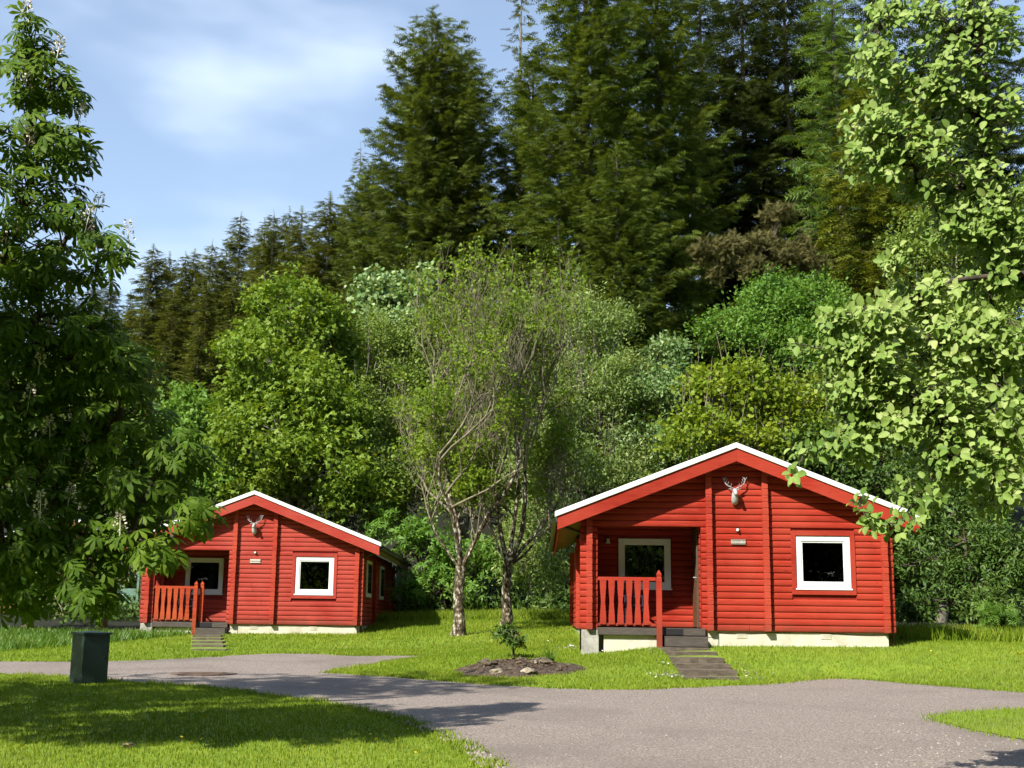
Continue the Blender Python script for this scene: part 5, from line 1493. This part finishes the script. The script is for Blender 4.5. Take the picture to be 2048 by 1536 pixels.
cb = (-8.2, 12.2, gz(-8.2, 12.2))
hc = empty("horse_chestnut", cb)
tag(hc, "large flowering horse chestnut overhanging from the left edge", "tree")
vis_lobes = [(62, 80, 40, 60, 11.4), (70, 150, 75, 75, 11.4), (120, 165, 45, 45, 11.3), (60, 260, 100, 80, 11.5), (135, 290, 50, 55, 11.3), (60, 370, 115, 80, 11.6), (150, 430, 45, 40, 11.3), (30, 470, 110, 70, 11.6), (210, 495, 60, 45, 11.2), (100, 550, 120, 60, 11.5), (70, 640, 150, 75, 11.8), (190, 660, 60, 55, 11.5),
             (120, 730, 160, 80, 11.9), (260, 740, 60, 60, 11.6), (60, 840, 190, 95, 12.0), (230, 850, 110, 80, 11.8), (370, 900, 55, 45, 11.5), (120, 950, 200, 100, 11.9), (300, 970, 90, 65, 11.6), (390, 1025, 45, 35, 11.4), (90, 1060, 180, 90, 11.8), (260, 1070, 90, 60, 11.6), (320, 1100, 40, 40, 11.4),
             (190, 1150, 60, 60, 11.6), (30, 1150, 120, 80, 11.9), (200, 1195, 30, 30, 11.5), (-60, 700, 150, 300, 12.4)]
tb = Tubes(6)
bb = np.array(cb)
tb.add(np.array([(0, 0, -0.2), (0.05, 0, 0.6), (0.1, 0.0, 1.6), (0.3, 0, 3.0), (0.9, -0.1, 5.0), (1.6, -0.2, 7.0)]), [0.34, 0.27, 0.24, 0.22, 0.15, 0.05], 10)
P_, Y_, N_, S_ = [], [], [], []
def lobe_leaves(c, r, n, br, big=1.0):
    d = rand_unit(n)
    rad = 0.25 + 0.78 * rng.random(n) ** 0.55
    C = c + d * r * rad[:, None]
    out = norm(C - np.array([-8.2, 12.2, 4.0])) * np.array([1, 1, 0.2])
    ya = norm(out * 0.7 + d * 0.7 + rng.normal(0, 0.4, (n, 3)) + np.array([0, -0.15, -0.75]))
    nr = norm(np.array([-0.15, -0.45, 1.0]) + d * 0.4 + rng.normal(0, 0.3, (n, 3)))
    P_.append(C); Y_.append(ya); N_.append(nr); S_.append(big * rng.uniform(0.115, 0.178, n))
    for k in range(min(int(n * 0.35), 30)):
        tb.add(curve(br[rng.integers(3, 7)], C[k], 4, 0.06, 0.06) - bb, np.linspace(0.011, 0.004, 4), 4)
W = [lobe_world(*q) for q in vis_lobes]
limbs = chain([w[:3] for w in W], lambda c: np.array([-7.4, 12.0, np.clip(c[2] - 0.5, 1.9, 6.5)]), 0)
for i, w in enumerate(W):
    w[4] = 0.40 + 0.45 * min(w[3], w[5])
    tb.add(limbs[i] - bb, np.linspace(0.035, 0.012, 7), 5)
    lobe_leaves(w[:3], w[3:6], int(400 * (w[3] * w[5]) ** 0.85 * (1.0 if vis_lobes[i][1] > 600 else 0.9)) + 14, limbs[i])
for (c, r, n) in (((-9.0, 12.0, 4.5), (2.6, 2.6, 2.2), 380), ((-9.5, 12.8, 7.0), (2.6, 2.6, 2.2), 520), ((-8.6, 12.6, 9.3), (2.2, 2.2, 1.8), 460), ((-7.9, 13.6, 7.6), (1.5, 1.6, 1.4), 260), ((-11.3, 12.5, 5.5), (2.2, 2.4, 2.4), 260), ((-9.5, 15.2, 5.8), (2.4, 2.0, 2.2), 260), ((-7.6, 14.3, 3.8), (1.2, 1.4, 1.2), 140), ((-6.4, 9.8, 4.3), (1.2, 0.7, 0.9), 330), ((-6.9, 9.5, 5.9), (1.4, 0.9, 1.1), 420), ((-5.6, 9.5, 5.6), (0.9, 0.7, 1.0), 220), ((-6.0, 9.3, 6.6), (0.9, 0.7, 0.8), 160), ((-7.8, 9.3, 7.0), (1.3, 0.9, 0.9), 260), ((-8.0, 10.1, 4.8), (1.4, 1.0, 1.3), 260)):  # unseen crown outside the frame; nearest lobes added to shade the visible leaves
    br = curve((-7.9, 12.1, 2.6), c, 7, 0.05, 0.05)
    tb.add(br - bb, np.linspace(0.11, 0.03, 7), 6)
    lobe_leaves(np.array(c), np.array(r), n, br, 1.0 if c[1] < 10.5 else 1.55)  # oversized leaves on the farther unseen lobes thicken their cast shadow
tb.build("trunk", M['barkdark'], hc)
PL = np.concatenate(P_)
leaf_parts(hc, T_PALM, PL, np.concatenate(Y_), np.concatenate(N_), np.concatenate(S_), L['chestnut'])
# flower candles, each on the shoot nearest to where the photograph shows it
def candle_mesh(seed):
    r = np.random.default_rng(seed)
    n = 70
    t = r.random(n) ** 0.8
    a = r.uniform(0, 6.28, n)
    rad = 0.050 * (1 - t * 0.75)
    P = np.column_stack([rad * np.cos(a), rad * np.sin(a), 0.02 + 0.19 * t])
    V, F = place(*T_QUAD, P, np.column_stack([np.cos(a), np.sin(a), 0.4 + 0 * a]) + r.normal(0, .3, (n, 3)), r.normal(0, 1, (n, 3)), np.full(n, 0.030))
    sv, sf = tube([(0, 0, -0.06), (0, 0, 0.08), (0, 0, 0.18)], [0.005, 0.004, 0.002], 4)
    q = np.array([f for f in sf if len(f) == 4][:8]) + len(V)
    return np_mesh("flower_candle", np.concatenate([V, sv]), [np.concatenate([F, q])])
cms = [candle_mesh(s) for s in range(3)]
for c in cms: c.materials.append(M['candle'])
qs = project(PL)
for i, (px, py) in enumerate([(95, 1060), (165, 895), (140, 938), (100, 868), (34, 800), (6, 788), (170, 960), (45, 985), (248, 905), (78, 1015), (218, 982), (190, 1095), (151, 230), (48, 172), (186, 425), (258, 470), (182, 452), (112, 605), (22, 462), (52, 300), (72, 748), (298, 842), (20, 1120), (135, 1018), (60, 25), (240, 1060), (110, 120), (90, 680)]):
    dd = np.hypot(qs[:, 0] - px, qs[:, 1] - py - 15) + 25 * (PL[:, 1] - PL[:, 1].min())
    p = PL[np.argmin(dd)] + np.array([0, 0, 0.05])
    o = copy_obj("flower_candle", cms[i % 3], hc, tuple(p - bb), (1, 1, 1), (rng.normal(0, .15), rng.normal(0, .15), rng.uniform(0, 6)))

# whitebeam at the right edge (trunk outside the frame)
wb = (6.6, 10.4, gz(6.6, 10.4))
wt = empty("whitebeam", wb)
tag(wt, "pale green whitebeam with oval leaves overhanging from the right edge", "tree")
bb = np.array(wb)
tb = Tubes(6)
tb.add(np.array([(0, 0, -0.2), (0, 0, 0.5), (-0.1, 0, 2.0), (-0.2, 0, 4.0), (-0.5, 0, 6.5)]), [0.24, 0.19, 0.16, 0.12, 0.05], 9)
P_, Y_, N_, S_ = [], [], [], []
lobes = [(1930, 60, 130, 90, 10.0, 300), (1850, 170, 120, 80, 10.0, 260), (1960, 230, 110, 110, 10.2, 260), (1810, 290, 110, 75, 9.9, 230), (1920, 370, 110, 80, 10.2, 200), (2010, 420, 70, 110, 10.3, 160), (1840, 380, 60, 40, 10.0, 50), (1980, 570, 90, 50, 10.2, 120),
         (1760, 60, 60, 50, 9.9, 50), (1840, 590, 80, 50, 10.0, 130), (1740, 640, 95, 55, 9.8, 190), (1880, 690, 130, 75, 10.0, 300), (1990, 690, 80, 100, 10.1, 220), (1730, 740, 100, 65, 9.8, 210), (1860, 800, 130, 75, 9.9, 300), (1990, 850, 80, 110, 10.0, 240), (1760, 850, 90, 55, 9.8, 150), (1900, 920, 110, 70, 9.8, 240),
         (1690, 895, 70, 40, 9.8, 80), (1830, 1000, 60, 45, 9.8, 70), (2000, 985, 60, 60, 9.9, 90), (1610, 905, 35, 25, 9.7, 22), (1580, 960, 22, 22, 9.6, 9), (1720, 1005, 30, 22, 9.6, 10), (1735, 1045, 28, 24, 9.6, 14), (1800, 1050, 40, 25, 9.6, 22), (1660, 650, 30, 25, 9.8, 16), (1590, 690, 20, 40, 9.8, 10), (1690, 830, 40, 30, 9.8, 24),
         (1960, 470, 90, 70, 10.2, 170), (2030, 520, 60, 60, 10.3, 120), (1890, 450, 60, 45, 10.1, 70), (1670, 700, 55, 45, 9.8, 90), (1690, 790, 55, 45, 9.8, 90), (1650, 640, 35, 22, 9.8, 22), (1780, 520, 40, 30, 9.9, 30),
         (1745, 140, 60, 55, 9.9, 80), (1730, 240, 55, 45, 9.8, 70), (1755, 340, 60, 45, 9.9, 70), (1700, 305, 30, 25, 9.8, 20), (1790, 20, 70, 40, 10.0, 70),
         (2150, 300, 120, 300, 10.4, 500), (2150, 800, 120, 250, 10.3, 450)]
W = [lobe_world(*q[:5]) for q in lobes]
limbs = chain([w[:3] for w in W], lambda c: np.array([6.3, 10.4, np.clip(c[2] - 0.7, 2.0, 6.0)]), 0)
for i, (px, py, rx, ry, Y, n) in enumerate(lobes):
    w = W[i]
    w[4] = 0.15 + 0.7 * min(w[3], w[5])
    ns = max(2, int(n / 2.3))
    d = rand_unit(ns)
    C = w[:3] + d * w[3:6] * (rng.random(ns) ** 0.45)[:, None]
    br = limbs[i]
    tb.add(br - bb, np.linspace(0.016 if n > 100 else 0.007, 0.004, 7), 5)
    for c in C:
        jn = np.argmin(np.linalg.norm(br - c, axis=1))
        s0 = br[max(1, jn - 1)]
        tip = c
        tb.add(curve(s0, tip, 5, 0.08, 0.10) - bb, np.linspace(0.005, 0.0022, 5), 3)
        ax = norm(0.6 * norm(tip - s0) + np.array([-0.35, -0.15, 0.15]) + rng.normal(0, 0.15, 3))
        k = rng.integers(4, 8)
        ph = rng.uniform(0, 6.28)
        e1 = norm(np.cross(ax, np.array([0, 0, 1.0]) + rng.normal(0, .1, 3))); e2 = np.cross(ax, e1)
        for j in range(k):
            a = ph + j * 2.4
            rad = e1 * math.cos(a) + e2 * math.sin(a)
            ya = norm(ax * rng.uniform(0.1, 0.7) + rad + np.array([0, 0, -0.12]))
            nr = norm(ax * 0.7 - rad * 0.2 + np.array([-0.45, -0.6, 0.7]) + rng.normal(0, 0.25, 3))
            P_.append(tip - ax * 0.02 * j + rad * 0.012); Y_.append(ya); N_.append(nr); S_.append(rng.uniform(0.046, 0.098))
# the bare bough that shows between the leaves
bp = [at(2120, 545, 10.2), at(2040, 548, 10.1), at(1960, 555, 10.0), at(1900, 562, 9.95), at(1860, 590, 9.9)]
tb.add(np.array(bp) - bb, [0.030, 0.026, 0.024, 0.018, 0.008], 7)
tb.build("trunk", M['barkdark'], wt)
leaf_parts(wt, T_OVAL, np.array(P_), np.array(Y_), np.array(N_), np.array(S_), L['whitebeam'])

# ------------------------------------------------------------------ unseen trees added behind and beside the viewpoint: the windows mirror them and they shade the low sky
syc = next(o for o in col.objects if o.name.startswith("sycamore_tree"))
LB = "tall unseen tree added beyond the edge of the picture, blocking low sky and mirrored in the cabin windows"
GB = "trees beyond the edge of the picture"
for i, (x, y, h) in enumerate([(-44, -8, 24), (-37, -12, 25), (-30, -15, 26), (-24, -17, 27), (-18, -16, 27), (-12, -18, 28), (-6.5, -16, 26), (-1, -18, 28), (5, -16, 26), (10.5, -17, 28), (16, -14, 26), (21, -10, 25), (25, -4, 24), (27, 3, 24), (26, 10, 22), (27, 17, 22), (25, 24, 20), (28, 31, 20), (-34, 4, 18), (-33, 12, 17), (-31, 20, 16), (-29, 28, 15), (-33, 36, 17)]):
    m, H = ((firB, 32), (firA, 24), (firB, 32))[i % 3]
    r = empty("unseen_tree", (x, y, gz(x, y)), rng.uniform(0, 6.28))
    k = h / H
    r.scale = (k * 1.5, k * 1.5, k)
    tag(r, LB, "tree", GB)
    copy_obj("trunk", m[0], r, (0, 0, 0))
    tag(copy_obj("foliage", m[1], r, (0, 0, 0)), kind="stuff")
for (x, y, s_, rz) in ((-9, -12, 1.5, 4.0), (3, -11, 1.4, 1.2), (14, -9, 1.4, 5.2), (20, 2, 1.3, 3.0), (-20, -11, 1.5, 0.5)):
    r = empty("unseen_tree", (x, y, gz(x, y)), rz)
    r.scale = (s_, s_, s_)
    tag(r, LB, "tree", GB)
    for ch in syc.children:
        c = ch.copy(); col.objects.link(c); c.parent = r
